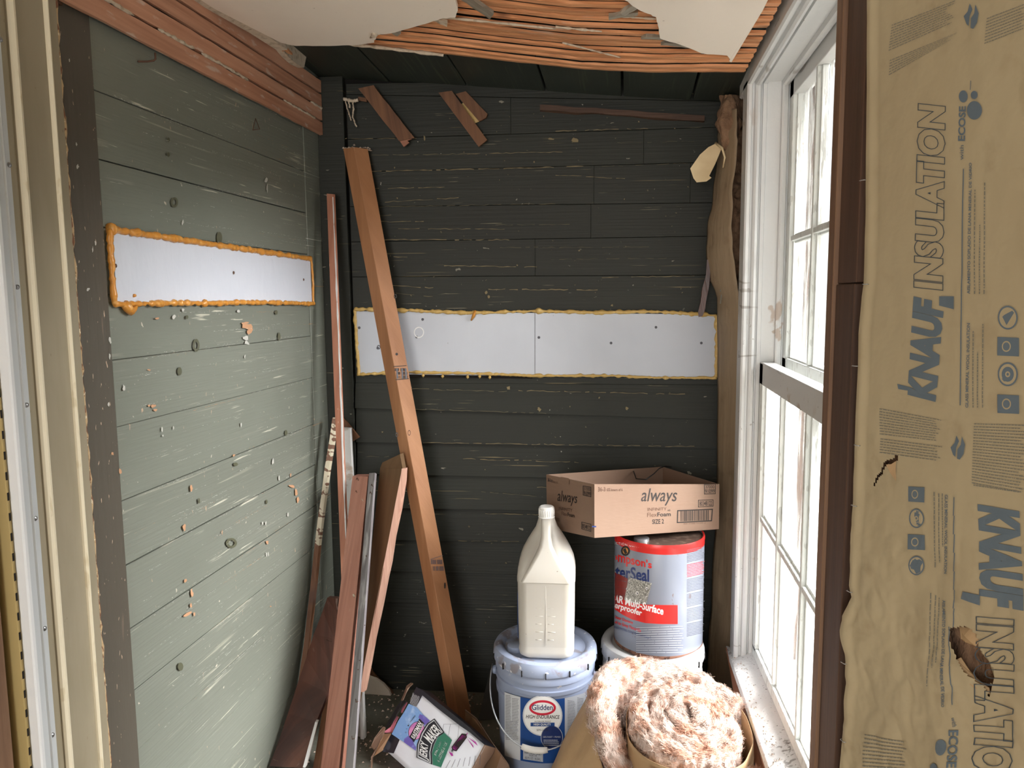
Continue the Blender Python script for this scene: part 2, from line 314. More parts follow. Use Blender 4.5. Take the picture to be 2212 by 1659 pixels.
# ------------------------------------------------------------------ print on surfaces
class Print:
    """flat print laid on one thing's surface; surf(px,py)->3D; pieces joined per ink"""
    def lay(s, pts):
        x0, x1 = min(p[0] for p in pts), max(p[0] for p in pts); y0, y1 = min(p[1] for p in pts), max(p[1] for p in pts)
        l = 1+max([b[4] for b in s.bb if b[0] < x1 and b[1] > x0 and b[2] < y1 and b[3] > y0] or [0]); l = min(l, 14); s.bb.append((x0, x1, y0, y1, l)); return l
    def __init__(s, parent, surf, maxlen=None):
        s.bb = []; s.p = parent; s.surf = surf; s.d = {}; s.maxlen = maxlen; s.n = 0
    def add(s, vs2, fs, q, mt):           # vs2 in 0..1 box; q = BL,BR,TR,TL pixel corners
        vs, ff = s.d.setdefault(mt.name, ([], [], mt))[:2]; k = len(vs); s.n = s.lay(q)
        for u, v in vs2:
            x = lerp(lerp(q[0][0], q[1][0], u), lerp(q[3][0], q[2][0], u), v); y = lerp(lerp(q[0][1], q[1][1], u), lerp(q[3][1], q[2][1], u), v)
            vs.append((x, y, s.n))
        ff += [tuple(i+k for i in f) for f in fs]
    def text(s, t, q, mt, shear=0, bold=0, outline=0, space=1):
        vs, fs = text2d(t, shear, bold, outline, space); s.add(vs, fs, q, mt)
    def poly(s, pts, mt): s.n = s.lay(pts); d = s.d.setdefault(mt.name, ([], [], mt)); k = len(d[0]); d[0].extend([(p[0], p[1], s.n) for p in pts]); d[1].append(tuple(range(k, k+len(pts))))
    def quad(s, q, mt, nu=1, nv=1):
        s.add([(i/nu, j/nv) for j in range(nv+1) for i in range(nu+1)], [(j*(nu+1)+i, j*(nu+1)+i+1, (j+1)*(nu+1)+i+1, (j+1)*(nu+1)+i) for j in range(nv) for i in range(nu)], q, mt)
    def ring(s, cx, cy, rx, ry, w_, mt, rot=0, n=28):
        pts = [];
        for r in (1, w_):
            for k in range(n):
                a = 2*pi*k/n; x, y = rx*r*cos(a), ry*r*sin(a); pts.append((cx+x*cos(rot)-y*sin(rot), cy+x*sin(rot)+y*cos(rot)))
        s.n = s.lay(pts); d = s.d.setdefault(mt.name, ([], [], mt)); k0 = len(d[0]); d[0].extend([(p[0], p[1], s.n) for p in pts])
        if w_ > 0: d[1].extend([(k0+k, k0+(k+1) % n, k0+n+(k+1) % n, k0+n+k) for k in range(n)])
        else: d[1].append(tuple(k0+k for k in range(n)))
    def lines(s, q, n, mt, fill=.45, rag=.15, seed=1, dash=6):     # rows of unreadable tiny print
        rnd = random.Random(seed); vs = []; fs = []
        for i in range(n):
            v = 1-(i+.5)/n; x = 0; end = 1-rnd.random()*rag
            while x < end:
                l = rnd.uniform(.3, 1)/dash; x2 = min(end, x+l); k = len(vs)
                vs += [(x, v-fill/2/n), (x2, v-fill/2/n), (x2, v+fill/2/n), (x, v+fill/2/n)]; fs.append((k, k+1, k+2, k+3)); x = x2+.012
        s.add(vs, fs, q, mt)
    def done(s, name='printing', lift=0):
        for i, (nm, (vs, fs, mt)) in enumerate(s.d.items()):
            if not fs: continue
            bm = bmesh.new(); bv = [bm.verts.new((x, y, ly*.0001)) for x, y, ly in vs]
            for f in fs:
                try: bm.faces.new([bv[i_] for i_ in f])
                except ValueError: pass
            if s.maxlen:
                for _ in range(6):
                    es = [e for e in bm.edges if e.calc_length() > s.maxlen]
                    if not es: break
                    bmesh.ops.triangulate(bm, faces=bm.faces); es = [e for e in bm.edges if e.calc_length() > s.maxlen]
                    bmesh.ops.subdivide_edges(bm, edges=es, cuts=1)
            for v in bm.verts:
                ly = min(v.co.z*10000, 90); p = s.surf(v.co.x, v.co.y); v.co = p+(CC-p).normalized()*((.0001 if s.maxlen else .00004)*ly)
            me = bpy.data.meshes.new(name); bm.to_mesh(me); bm.free(); me.materials.append(mt)
            o = place(bpy.data.objects.new(name, me), s.p); o['kind'] = 'stuff'
_tc = {}
def text2d(t, shear=0, bold=0, outline=0, space=1):
    key = (t, shear, bold, outline, space)
    if key in _tc: return _tc[key]
    cu = bpy.data.curves.new('t', 'FONT'); cu.body = t; cu.resolution_u = 3; cu.shear = shear; cu.offset = bold; cu.space_character = space; cu.align_x = 'LEFT'
    if outline: cu.fill_mode = 'NONE'; cu.bevel_depth = outline; cu.bevel_resolution = 0
    o = bpy.data.objects.new('t', cu); COL.objects.link(o); bpy.context.view_layer.update()
    dg = bpy.context.evaluated_depsgraph_get(); me = bpy.data.meshes.new_from_object(o.evaluated_get(dg))
    vs = [(v.co.x, v.co.y) for v in me.vertices]; fs = [tuple(p.vertices) for p in me.polygons]
    bpy.data.objects.remove(o); bpy.data.meshes.remove(me); bpy.data.curves.remove(cu)
    x0 = min(v[0] for v in vs); x1 = max(v[0] for v in vs); y0 = min(v[1] for v in vs); y1 = max(v[1] for v in vs)
    vs = [((x-x0)/(x1-x0), (y-y0)/(y1-y0)) for x, y in vs]; _tc[key] = (vs, fs); return _tc[key]
def plane3(a, b, c, off):
    n = (b-a).cross(c-a).normalized()
    if n.dot(CC-a) < 0: n = -n
    return lambda px, py: onP(px, py, a+n*off, n)
def cyl(cx, cy, r):
    def f(px, py):
        d = ray(px, py); ox, oy = CC.x-cx, CC.y-cy; A = d.x**2+d.y**2; B = 2*(ox*d.x+oy*d.y); c = ox*ox+oy*oy-r*r; D = max(B*B-4*A*c, 0)
        return CC+d*((-B-sqrt(D))/(2*A))
    return f

# ================================================================== ROOM SHELL
XL, XR = -1.07, .33
BP = V((-1.07, 2.60, 0)); BD = V((cos(radians(3.3)), sin(radians(3.3)), 0)); BN = V((-BD.y, BD.x, 0))   # back wall plane
def onB(px, py, off=0): return onP(px, py, BP-BN*off, BN)
floor = thing('floor', (0, 0, 0), 'worn grey painted floor with grit and plaster crumbs', kind='structure')
box('floor_deck', (-2.6, 1.1, -.06), (1.4, 2.85, 0), M_floor, floor, bevel=0)
box('floor_deck', (-2.6, -3.2, -.06), (1.4, 1.1, 0), M_rfloor, floor, bevel=0)  # unseen rear floor, made pale to bounce light up to the ceiling
bmf = []
def crumbs(name, n, fn, mt, parent, r=(.002, .006)):
    vs = []; fs = []
    for _ in range(n):
        c = V(fn()); s_ = random.uniform(*r); k = len(vs)
        for dx, dy, dz in ((1, 0, 0), (-.5, .9, 0), (-.5, -.9, 0), (0, 0, .9)):
            vs.append(c+V((dx*random.uniform(.6, 1.5), dy*random.uniform(.6, 1.5), dz))*s_)
        fs += [(k, k+1, k+3), (k+1, k+2, k+3), (k+2, k, k+3), (k, k+2, k+1)]
    o = mk(name, vs, fs, mt, parent); o['kind'] = 'stuff'; return o
o = crumbs('floor_debris', 420, lambda: (random.uniform(-1.0, -.3), random.triangular(1.9, 2.6, 2.57), .001), M_crumb, None)
tagged(o, 'pale plaster and paint crumbs scattered on the floor along the back wall', 'debris')

# ---- left wall
wl = thing('wall_left', (XL, 1.3, 0), 'glossy green board wall on the left, chipped and scratched', kind='structure')
zs = [2.28, 2.15, 2.008, 1.866, 1.729, 1.592, 1.455, 1.318, 1.176, 1.016, .873, .73, .588, .45, .31, .17, .03, -.02]
for i in range(len(zs)-1):
    g = .0028 if i in (3, 4, 9, 10, 11) else .0009
    p = random.uniform(-.0008, .0008)
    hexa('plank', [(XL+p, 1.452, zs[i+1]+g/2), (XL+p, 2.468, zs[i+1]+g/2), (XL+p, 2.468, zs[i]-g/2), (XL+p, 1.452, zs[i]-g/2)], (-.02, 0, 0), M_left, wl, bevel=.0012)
box('corner_board', (XL-.02, 2.470, -.02), (XL+.002, 2.68, 2.3), M_left, wl)
box('corner_board', (XL-.02, 1.36, -.02), (XL+.003, 1.45, 2.28), M_corner, wl)
box('backing', (XL-.06, 1.1, -.02), (XL-.022, 2.7, 2.4), M_dark, wl, bevel=0)
# marks on the left wall
def leftsurf(off=.004): return lambda px, py: onX(px, py, XL+off)
pr = Print(wl, leftsurf(.0045))
def chip(px, py, rx, ry, mt, rot=0, seed=0):
    rnd = random.Random(seed+int(px*7+py)); n = 9
    if mt is M_chip2: rx *= .62; ry *= .85
    if mt is M_chip1: rx *= .8; ry *= .8
    pts = []
    for k in range(n):
        a = 2*pi*k/n; r = rnd.uniform(.45, 1.15); x, y = rx*r*cos(a), ry*r*sin(a); pts.append((px+x*cos(rot)-y*sin(rot), py+x*sin(rot)+y*cos(rot)))
    pr.poly(pts, mt)
for a in [(535, 705, 15, 12), (541, 716, 9, 9), (530, 698, 10, 4, ), (332, 877, 7, 5), (336, 886, 6, 4), (322, 876, 4, 3), (414, 1055, 5, 10), (398, 1140, 5, 11), (480, 1150, 2, 7), (401, 1254, 4, 9), (414, 1281, 5, 12),
          (412, 1308, 4, 8), (404, 1328, 17, 4, M_chip1, -.6), (420, 1326, 3, 6), (630, 1050, 10, 4, M_chip1, .3), (640, 1062, 5, 10), (644, 1080, 4, 9), (505, 983, 5, 4), (628, 1026, 2, 7), (260, 1017, 5, 8), (243, 980, 5, 5), (340, 688, 6, 3), (322, 799, 6, 3),
          (577, 1172, 5, 5), (585, 1310, 3, 2)]:
    chip(*a[:4], a[4] if len(a) > 4 else M_chip1, *(a[5:] if len(a) > 5 else ()))
for a in [(376, 684, 7, 8), (396, 669, 6, 5), (516, 672, 6, 6), (531, 730, 10, 6), (533, 741, 11, 7), (268, 837, 5, 9), (590, 997, 4, 9), (603, 1033, 2.5, 8), (567, 1130, 3, 6), (574, 1130, 3, 6), (622, 1112, 3, 6), (576, 1197, 2, 6), (580, 1197, 2, 6),
          (350, 928, 2.5, 7), (352, 941, 3, 3), (375, 925, 2, 6), (521, 918, 2.5, 9), (529, 770, 3, 7), (575, 390, 7, 9), (577, 405, 3, 14), (168, 360, 5, 7), (165, 312, 4, 5), (150, 131, 3, 6), (395, 480, 4, 8), (206, 524, 3, 8), (200, 540, 3, 10), (238, 735, 6, 9), (237, 770, 5, 9), (235, 873, 4, 6), (190, 625, 7, 5)]:
    chip(*a, M_chip2)
for a in [(377, 437, 8, 11), (474, 514, 6, 13), (424, 746, 7, 14), (388, 802, 5, 9), (364, 302, 3, 5), (364, 334, 3, 5), (500, 1173, 12, 11), (509, 1003, 5, 4), (430, 1082, 2, 6), (576, 1084, 2, 5), (603, 727, 3, 9), (618, 935, 3, 6), (390, 1440, 6, 9), (404, 685, 3, 4), (597, 675, 3, 5)]:
    pr.ring(a[0], a[1], a[2], a[3], .55 if a[2] > 6 else 0, M_chip3, n=16)
# fine lines of broken paint along board joints
rnd = random.Random(3)
def tp(yy, zz):
    v = V((XL, yy, zz))-CC; t = v.dot(FW); return (IW/2+FPX*v.dot(CR)/t, IH/2-FPX*v.dot(CU)/t)
for k in range(270):
    y = rnd.uniform(1.47, 2.35); z = rnd.choice(zs[2:14])+rnd.choice((0, 0, -.045, -.09, .04))+rnd.uniform(-.008, .008); l = rnd.uniform(.04, .30)
    if z < .45 and y < 1.5: continue
    hg = rnd.uniform(.0003, .0008); dz = rnd.uniform(-.003, .003); n = max(4, int(l/.007)); dens = rnd.uniform(.3, .75); mt_ = M_chip2 if rnd.random() < .85 else M_chip1
    for i in range(n):
        if rnd.random() > dens: continue
        ya, yb_ = y+l*i/n, min(y+l*(i+rnd.uniform(.5, 1))/n, 2.46); zz = z+dz*i/n+rnd.uniform(-.0009, .0009); h1_ = hg*rnd.uniform(.3, 1.6)
        pr.poly([tp(ya, zz), tp(yb_, zz+rnd.uniform(-.0006, .0006)), tp(yb_, zz+h1_), tp(ya, zz+h1_*rnd.uniform(.3, 1))], mt_)
pr.done('paint_chip')
for o in list(wl.children):
    if o.name.startswith('paint_chip'): o['kind'] = 'stuff'

# ---- laths across the top of the left wall (4 strips with plaster between)
zl = [(2.003, 2.044), (2.051, 2.090), (2.097, 2.137), (2.144, 2.184)]
for i, (a, b) in enumerate(zl):
    rough_plank('lath', seg((XL+.022, 1.335+.03*i*0, (a+b)/2-.002), (XL+.022, 2.585, (a+b)/2+.002), 30), (0, 0, b-a), (-.010, 0, 0), M_lathw, wl, jit=.0012, jz=.0003)
rough_plank('furring', seg((XL+.012, 1.337, 2.09), (XL+.012, 1.365, 2.09), 1), (0, 0, .19), (-.009, 0, 0), M_studd, wl, jit=0)
for i in range(3):
    z = (zl[i][1]+zl[i+1][0])/2; y = 1.35
    while y < 2.57:
        l = random.uniform(.05, .28)
        if random.random() < (.8, .45, .3)[i]:
            n = max(4, int(l/.012)); rr = [random.uniform(.0025, .0055) for _ in range(n+1)]; rr[0] = rr[-1] = .001
            tube('plaster_key', [(XL+.021+random.uniform(0, .002), min(y+l*k/n, 2.58), z+random.uniform(-.0015, .0015)) for k in range(n+1)], rr, M_plastedge, wl, ns=6)
        y += l+random.uniform(.01, .1)
def cz(x): return 2.185-.09*(x+1.07)             # underside height of the lath ceiling
def onC(px, py, off=0):
    z = 2.15
    for _ in range(25): p = onZ(px, py, z); z = cz(p.x)+off
    return onZ(px, py, z)
# plaster edge chunk in the corner
a = onC(575, 62); b = onC(662, 140)
rough_plank('plaster_edge', [(-1.045, 1.2, cz(-1.05)-.016), (-1.043, 1.5, cz(-1.05)-.018), (-1.035, 1.85, cz(-1.04)-.016), (-1.01, 2.05, cz(-1.04)-.017), (-.995, 2.18, cz(-1.0)-.02)], (.03, 0, 0), (0, 0, .016), M_plastedge, wl, jit=.004, jz=.002)
slab('plaster_chunk', [onX(*q, -1.025) for q in [(607, 84), (622, 88), (640, 101), (662, 122), (657, 146), (640, 138), (622, 122), (604, 100)]], (-.02, 0, 0), M_plastedge, wl)

# ---- back wall
wb = thing('wall_back', tuple(BP+BD*.6), 'dark green board siding of the back wall, clapboards below and flat boards above', kind='structure')
def bx(px, py, off=0): return onB(px, py, off)
def bz(x_at, z, off=0): t = (x_at-BP.x)/BD.x; p = BP+BD*t-BN*off; return V((p.x, p.y, z))
XB0, XB1 = -.966, .40
seams = [(180, 168), (205, 218), (300, 275), (371, 350), (446, 438), (522, 510), (598, 594), (668, 676)]
def seamz(s_, x): a = onB(790, s_[0]); b = onB(1540, s_[1]); return a.z+(b.z-a.z)*(x-a.x)/(b.x-a.x)
butts = {2: [.045], 3: [-.12, .2], 4: [-.13], 5: [-.32], 1: [-.4]}
for i in range(len(seams)-1):
    xs = [XB0]+butts.get(i, [])+[XB1]
    for j in range(len(xs)-1):
        x0, x1 = xs[j]+.0002, xs[j+1]-.0002; off = random.uniform(.0, .0012)
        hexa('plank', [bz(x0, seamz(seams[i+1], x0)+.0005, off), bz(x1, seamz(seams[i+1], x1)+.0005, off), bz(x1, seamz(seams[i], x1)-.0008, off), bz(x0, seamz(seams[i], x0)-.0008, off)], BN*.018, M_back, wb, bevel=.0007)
# band behind the white foam board
hexa('plank', [bz(XB0, 1.10), bz(XB1, 1.10), bz(XB1, 1.42), bz(XB0, 1.42)], BN*.018, M_back, wb)
low = [(822, 826), (881, 905), (954, 968), (1022, 1037), (1094, 1107), (1162, 1178), (1229, 1248), (1296, 1318), (1361, 1395), (1427, 1463), (1492, 1530), (1560, 1600)]
for i in range(len(low)-1):
    za0, za1 = seamz(low[i], XB0), seamz(low[i], XB1); zb0, zb1 = seamz(low[i+1], XB0), seamz(low[i+1], XB1)
    if i == 0: za0 -= .012; za1 -= .012
    q = [bz(XB0, zb0, .018), bz(XB1, zb1, .018), bz(XB1, za1+.004, .003), bz(XB0, za0+.004, .003)]
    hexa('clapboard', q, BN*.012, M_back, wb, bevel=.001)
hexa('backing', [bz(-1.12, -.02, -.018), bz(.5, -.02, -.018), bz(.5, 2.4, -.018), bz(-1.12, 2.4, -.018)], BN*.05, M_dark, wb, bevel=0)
hexa('corner_board', [bz(-1.068, -.02, .012), bz(-.968, -.02, .012), bz(-.975, 2.2, .012), bz(-1.068, 2.2, .012)], BN*.03, M_back, wb)
# thin ragged wooden strip under the ceiling at the right
rough_plank('trim_strip', [bz(x, 2.165-.097*(x+1.03)-.02+random.uniform(-.003, .003), .02) for x in [-.3+.06*k for k in range(10)]], (0, 0, .018), BN*.02, M_studd, wb, jit=.002)
pb = Print(wb, lambda px, py: onB(px, py, .0195 if py > 820 else .0042))
pr = pb
def bline(x0, y0, x1, y1, w_, mt, seed):
    rn = random.Random(seed); n = max(3, int((x1-x0)/9)); up = []; dn = []
    for i in range(n+1):
        x = lerp(x0, x1, i/n); y = lerp(y0, y1, i/n)+rn.uniform(-1, 1); h = w_*rn.uniform(.15, 1); up.append((x, y-h)); dn.append((x, y+h*.5))
    for i in range(n):
        if rn.random() < .8: pb.poly([up[i], up[i+1], dn[i+1], dn[i]], mt)
M_cr = MAT('cream_paint_crack', (134, 120, 90), .8); M_cr2 = MAT('dull_paint_crack', (94, 88, 70), .8)
for k, a in enumerate([(793, 335, 1015, 333, 1.6), (1000, 333, 1215, 328, 1.2), (770, 371, 1260, 360, 1.6), (1300, 360, 1500, 352, 1), (800, 408, 960, 404, 1.3), (822, 437, 1000, 427, 1), (820, 447, 1200, 440, 1.2), (815, 466, 855, 465, 1), (815, 479, 915, 479, 1.2), (1070, 486, 1240, 485, 1),
          (860, 494, 1090, 495, 1), (820, 518, 1100, 518, 1.5), (1080, 535, 1420, 534, 1), (850, 555, 920, 558, 1.2), (950, 574, 1160, 577, 1.4), (1180, 560, 1440, 558, .9), (845, 617, 945, 623, 1.3), (1055, 625, 1300, 627, 1.5), (855, 634, 935, 641, 1.6), (1300, 600, 1500, 596, 1), (1200, 283, 1400, 278, 1.3), (1315, 309, 1500, 305, .8),
          (740, 300, 900, 298, 1), (1200, 378, 1350, 386, 1.2), (890, 840, 1095, 846, 1.3), (1120, 844, 1480, 852, 1.2), (1000, 991, 1250, 999, 1.2), (780, 986, 850, 987, 1), (1030, 1110, 1220, 1113, .9), (905, 956, 1500, 965, 1.1), (870, 883, 1180, 893, 1.2), (780, 1060, 900, 1062, .8), (1140, 1053, 1180, 1053, 1), (1040, 1062, 1160, 1072, 1.2), (990, 1168, 1130, 1170, .8)]):
    bline(*a, M_cr if k % 3 else M_cr2, k)
rb = random.Random(5)
for k in range(120):
    x = rb.uniform(790, 1530); y = rb.choice((rb.uniform(230, 650), rb.uniform(840, 1420)))
    chip(x, y, rb.uniform(.5, 2.6), rb.uniform(.5, 2.6), M_cr if rb.random() < .35 else M_cr2, rb.random()*3)
for a in [(1050, 633, 4, 5), (1056, 641, 3, 4), (1242, 302, 8, 7), (917, 298, 3, 6), (1190, 300, 9, 3), (1322, 660, 3, 3), (912, 807, 4, 4), (1098, 838, 4, 6), (1164, 884, 5, 5), (1354, 882, 4, 4)]: chip(*a, M_cr)
pb.done('paint_chip')
for o in list(wb.children):
    if o.name.startswith('paint_chip'): o['kind'] = 'stuff'

# ---- ceiling: green boards, laths, broken plaster
ce = thing('ceiling', (-.4, 2.0, 2.15), 'broken plaster ceiling showing brown wooden laths and green boards at the back', kind='structure')
def gz(x, y): return 2.192-.096*(x+1.03)+.045*(2.6-y)
jx = [-1.09]+[onZ(*q, gz(0, 2.4)).x for q in ()]
for a, b in [(-1.09, -.82), (-.815, -.55), (-.545, -.283), (-.276, -.03), (-.022, .195), (.203, .50)]:
    q = [(a, 1.0), (b, 1.0), (b, 2.66), (a, 2.66)]
    hexa('ceiling_board', [V((x, y, gz(x, y)+.012)) for x, y in q], (0, 0, .018), M_soffit, ce, bevel=.0015)
box('roof_deck', (-2.7, -3.2, 2.36), (1.4, 2.9, 2.42), M_ext, ce, bevel=0)
edge = [onC(*q) for q in [(639, 89), (751, 102), (959, 121), (1110, 139), (1260, 155), (1411, 161), (1565, 161)]]
edge = [V((-1.04, 2.13, cz(-1.04)))]+edge+[V((.32, 2.31, cz(.32)))]
def ey(x):
    for i in range(len(edge)-1):
        if edge[i].x <= x <= edge[i+1].x or i == len(edge)-2: t = (x-edge[i].x)/(edge[i+1].x-edge[i].x); return lerp(edge[i].y, edge[i+1].y, t)
for k in range(14):
    rk = random.Random(k*3); drop = rk.uniform(-.003, .002); tilt = rk.uniform(.003, .008)
    pth = []; N = 36
    for i in range(N+1):
        x = lerp(-1.04, .315, i/N); y = ey(x)-.02-k*.0455*(1 if x < .4 else 1)+.0025*nz(x*3, k*7.)
        pth.append(V((x, y, cz(x)+.001+drop+.003*nz(x*2, k*3.1, 5))))
    rough_plank('lath', pth, (0, .0375, tilt), (0, 0, .007), M_lath, ce, jit=.0010, jz=.0006)
def Lq(l): return [onC(*q, -.003) for q in l]
jag = random.Random(9)
def jagged(l, amp=.006, n=4):
    out = []
    for i in range(len(l)-1):
        for k in range(n):
            p = l[i].lerp(l[i+1], k/n)
            if k: p = p+V((jag.uniform(-amp, amp), jag.uniform(-amp, amp), 0))*.6
            out.append(p)
    return out+[l[-1]]
pl = jagged(Lq([(606, 82), (639, 89), (711, 89), (769, 87), (808, 81), (814, 65), (853, 59), (925, 38), (950, 29), (983, 26), (989, 9), (975, -40)]), .004)
pl = [V((-1.06, 1.0, cz(-1.06)-.003)), V((-1.035, 1.85, cz(-1.04)-.003))]+pl+[V((-.5, 1.3, cz(-.5)-.003)), V((-.5, 1.0, cz(-.5)-.003))]
slab('plaster_patch', pl, (0, 0, -.013), M_plaster, ce)
pr_ = jagged(Lq([(1310, -40), (1367, 0), (1393, 14), (1417, 24), (1421, 42), (1426, 71), (1459, 81), (1516, 104), (1571, 109), (1580, 124)]), .004)
pr_ = [V((-.1, 1.0, cz(-.1)-.003))]+pr_+[onC(1648, 9, -.003), V((.285, 1.0, cz(.29)-.003))]
slab('plaster_patch', pr_, (0, 0, -.013), M_plaster, ce)
box('plain_ceiling', (-2.6, -3.2, 2.17), (1.4, 1.02, 2.2), M_room, ce, bevel=0)
# hanging lath splinters and plaster bits under the laths
def splint(name, q1, q2, w_, mt, drop=.02):
    a = onC(*q1, -.004); b = onC(*q2, -.004-drop); d = (b-a).normalized(); s_ = d.cross(V((0, 0, 1))).normalized()
    rough_plank(name, seg(a, b, 5), s_*w_, (0, 0, .008), mt, ce, jit=.0015, jz=.001)
splint('broken_lath', (1000, -6), (1062, 36), .034, M_lathg, .03)
splint('broken_lath', (838, 60), (862, 76), .03, M_lathg, .012)
splint('broken_lath', (928, 38), (966, 54), .026, M_plastedge, .012)
splint('broken_lath', (1392, 4), (1345, 32), .022, M_lathg, .02)
splint('broken_lath', (1378, 30), (1315, 40), .02, M_lathg, .012)
splint('broken_lath', (1440, 84), (1390, 82), .02, M_lathg, .012)
splint('broken_lath', (1500, 104), (1432, 95), .016, M_lathg, .01)
for a, b, r in [((735, 92), (958, 119), .007), ((1200, 58), (1300, 68), .004), ((1215, 92), (1340, 124), .003), ((950, 36), (1200, 62), .004), ((1345, 36), (1422, 41), .003)]:
    pts = []
    for i in range(15):
        p = onC(lerp(a[0], b[0], i/14), lerp(a[1], b[1], i/14), -.006); pts.append(p)
    tube('plaster_key', pts, [r*random.uniform(.4, 1) for _ in pts], M_plastedge, ce, ns=6)
tube('plaster_key', [onC(806, 66, -.01), onC(810, 74, -.018), onC(800, 80, -.012)], [.006, .008, .004], M_plastedge, ce)

# ---- right wall: sheathing outside, studs, torn wood
wr = thing('wall_right', (.5, 1.8, 0), 'exterior wall on the right, opened to its bare studs', kind='structure')
for a, b in [((.5, -3.2, -.02), (.56, 1.40, 2.4)), ((.5, 2.36, -.02), (.56, 2.8, 2.4)), ((.5, 1.4, -.02), (.56, 2.36, .30)), ((.5, 1.4, 2.07), (.56, 2.36, 2.4))]:
    box('sheathing', a, b, M_ext, wr, bevel=0)
box('wall_below_sill', (.36, 1.2, -.02), (.5, 2.45, .30), M_ext, wr, bevel=0)
def yx(px, py=614, x=.33): return onX(px, py, x).y
yA0, yA1 = yx(1786), yx(1799); yB0, yB1 = yx(1799), yx(1838); yC0, yC1 = yx(1843), yx(1875)
box('stud', (.33, yA1, -.02), (.42, yA0, 2.3), M_studl, wr)
zsp = onX(1820, 614, .335).z
box('stud', (.337, yB1, zsp+.0015), (.42, yA1-.001, 2.3), M_studd, wr)
box('stud', (.335, yB1, -.02), (.42, yA1-.001, zsp), M_studd, wr)
box('stud', (.350, yC1+.012, -.02), (.43, yC0, 2.3), M_studd, wr)
box('stud', (.36, 2.50, -.02), (.5, 2.54, 2.3), M_studd, wr)
rough_plank('torn_lath', [onX(px, py, .325) for px, py in [(1572, 1398), (1580, 1440), (1592, 1490), (1600, 1530), (1612, 1568), (1625, 1610), (1640, 1650), (1655, 1700)]], (-.018, 0, -.006), (.02, 0, -.03), M_torn, wr, jit=.003, jz=.002)
box('top_plate', (.30, 2.45, 2.09), (.5, 2.7, 2.3), M_studd, wr)

# ---- window
wd = thing('window_1', (.42, 1.87, .33), 'tall white sash window in the right wall with old crackled paint', kind='structure')
prof = [(.33, .085), (.33, .004), (.335, 0), (.343, 0), (.346, .008), (.350, .008), (.353, -.002), (.359, -.006), (.366, -.004), (.370, .006), (.373, .007), (.374, -.001), (.384, -.001), (.386, .006), (.424, .006), (.425, -.008), (.43, -.011), (.441, -.009), (.444, 0), (.50, 0), (.50, .085)]
prism('side_casing', [(x, 2.335+d) for x, d in prof], (0, 0, .31), (0, 0, 2.055), M_white, wd)
prism('head_casing', [(x, 2.04+(d if d < .05 else .082)) for x, d in prof], (0, 1.2, 0), (0, 2.50, 0), M_white, wd, ax=(V((1, 0, 0)), V((0, 0, 1))))
box('near_jamb', (.385, 1.38, .3), (.5, 1.42, 2.06), M_white, wd)
def zb(y): return .345+(2.386-y)*.085
st = [(.322, 2.45, zb(2.45)-.028), (.322, 1.2, zb(1.2)-.028), (.392, 1.2, zb(1.2)+.002), (.392, 2.335, zb(2.335)+.002)]
hexa('stool', st, (0, 0, -.022), M_sill, wd)
hexa('sill', [(.39, 2.335, zb(2.335)-.01), (.39, 1.2, zb(1.2)-.01), (.56, 1.2, zb(1.2)-.02), (.56, 2.335, zb(2.335)-.02)], (0, 0, -.03), M_white, wd)
def sash(name, x, z0, z1, zm, bot, toph, par, tiltb=False):
    s_ = thing(name, (x, 1.9, z0), kind=None); s_.parent = par; s_.matrix_parent_inverse = Matrix.Translation(-par.location)
    y0, y1 = 1.44, 2.335
    ys = [1.735, 2.022]; bw = .048
    def zf(y): return zb(y)-.002 if tiltb else z0
    def bar(nm, a, b, mt=M_whitec):
        o = box(nm, a, b, mt, None); COL.objects.unlink(o); place_in(o, s_, par); return o
    hexb = lambda nm, q, t, mt: place_in(_unl(hexa(nm, q, t, mt, None)), s_, par)
    # rails
    hexb('bottom_rail', [(x, y1, zf(y1)), (x, y0, zf(y0)), (x, y0, zf(y0)+bot), (x, y1, zf(y1)+bot)], (.012, 0, 0), M_whitec)
    hexb('bottom_rail', [(x+.010, y1, zf(y1)), (x+.010, y0, zf(y0)), (x+.010, y0, zf(y0)+bot+.004), (x+.010, y1, zf(y1)+bot+.004)], (.028, 0, 0), M_whitec)
    bar('top_rail', (x, y0, z1-toph), (x+.038, y1, z1), M_white)
    bar('stile', (x, y1-bw, z0+.01), (x+.012, y1, z1-.002)); bar('stile', (x+.01, y1-bw-.009, z0+.01), (x+.038, y1, z1-.002))
    bar('stile', (x, y0, z0+.01), (x+.038, y0+bw, z1-.002))
    for y in ys:
        bar('muntin', (x+.001, y-.007, z0+.05), (x+.012, y+.007, z1-toph)); bar('muntin', (x+.011, y-.0145, z0+.05), (x+.027, y+.0145, z1-toph)); bar('muntin', (x+.030, y-.008, z0+.05), (x+.038, y+.008, z1-toph))
    yy = [y0+bw]+ys+[y1-bw]
    for i in range(3):
        bar('muntin', (x+.002, yy[i]+.012, zm-.007), (x+.027, yy[i+1]-.012, zm+.007)); bar('muntin', (x+.012, yy[i]+.013, zm-.013), (x+.026, yy[i+1]-.013, zm+.013))
        for a, b in ((z0+.03, zm-.010), (zm+.010, z1-toph+.002)):
            place_in(_unl(box('pane', (x+.0272, yy[i]+.002, a), (x+.0295, yy[i+1]-.002, b), M_pane, None, bevel=0)), s_, par)
    return s_
def _unl(o): COL.objects.unlink(o); return o
def place_in(o, s_, par):
    COL.objects.link(o); o.parent = s_
    o.matrix_parent_inverse = Matrix.Translation(-(s_.location))
    return o
sash('lower_sash', .385, .36, 1.247, .788, .03, .064, wd, True)
sash('upper_sash', .447, 1.215, 2.04, 1.60, .047, .045, wd)
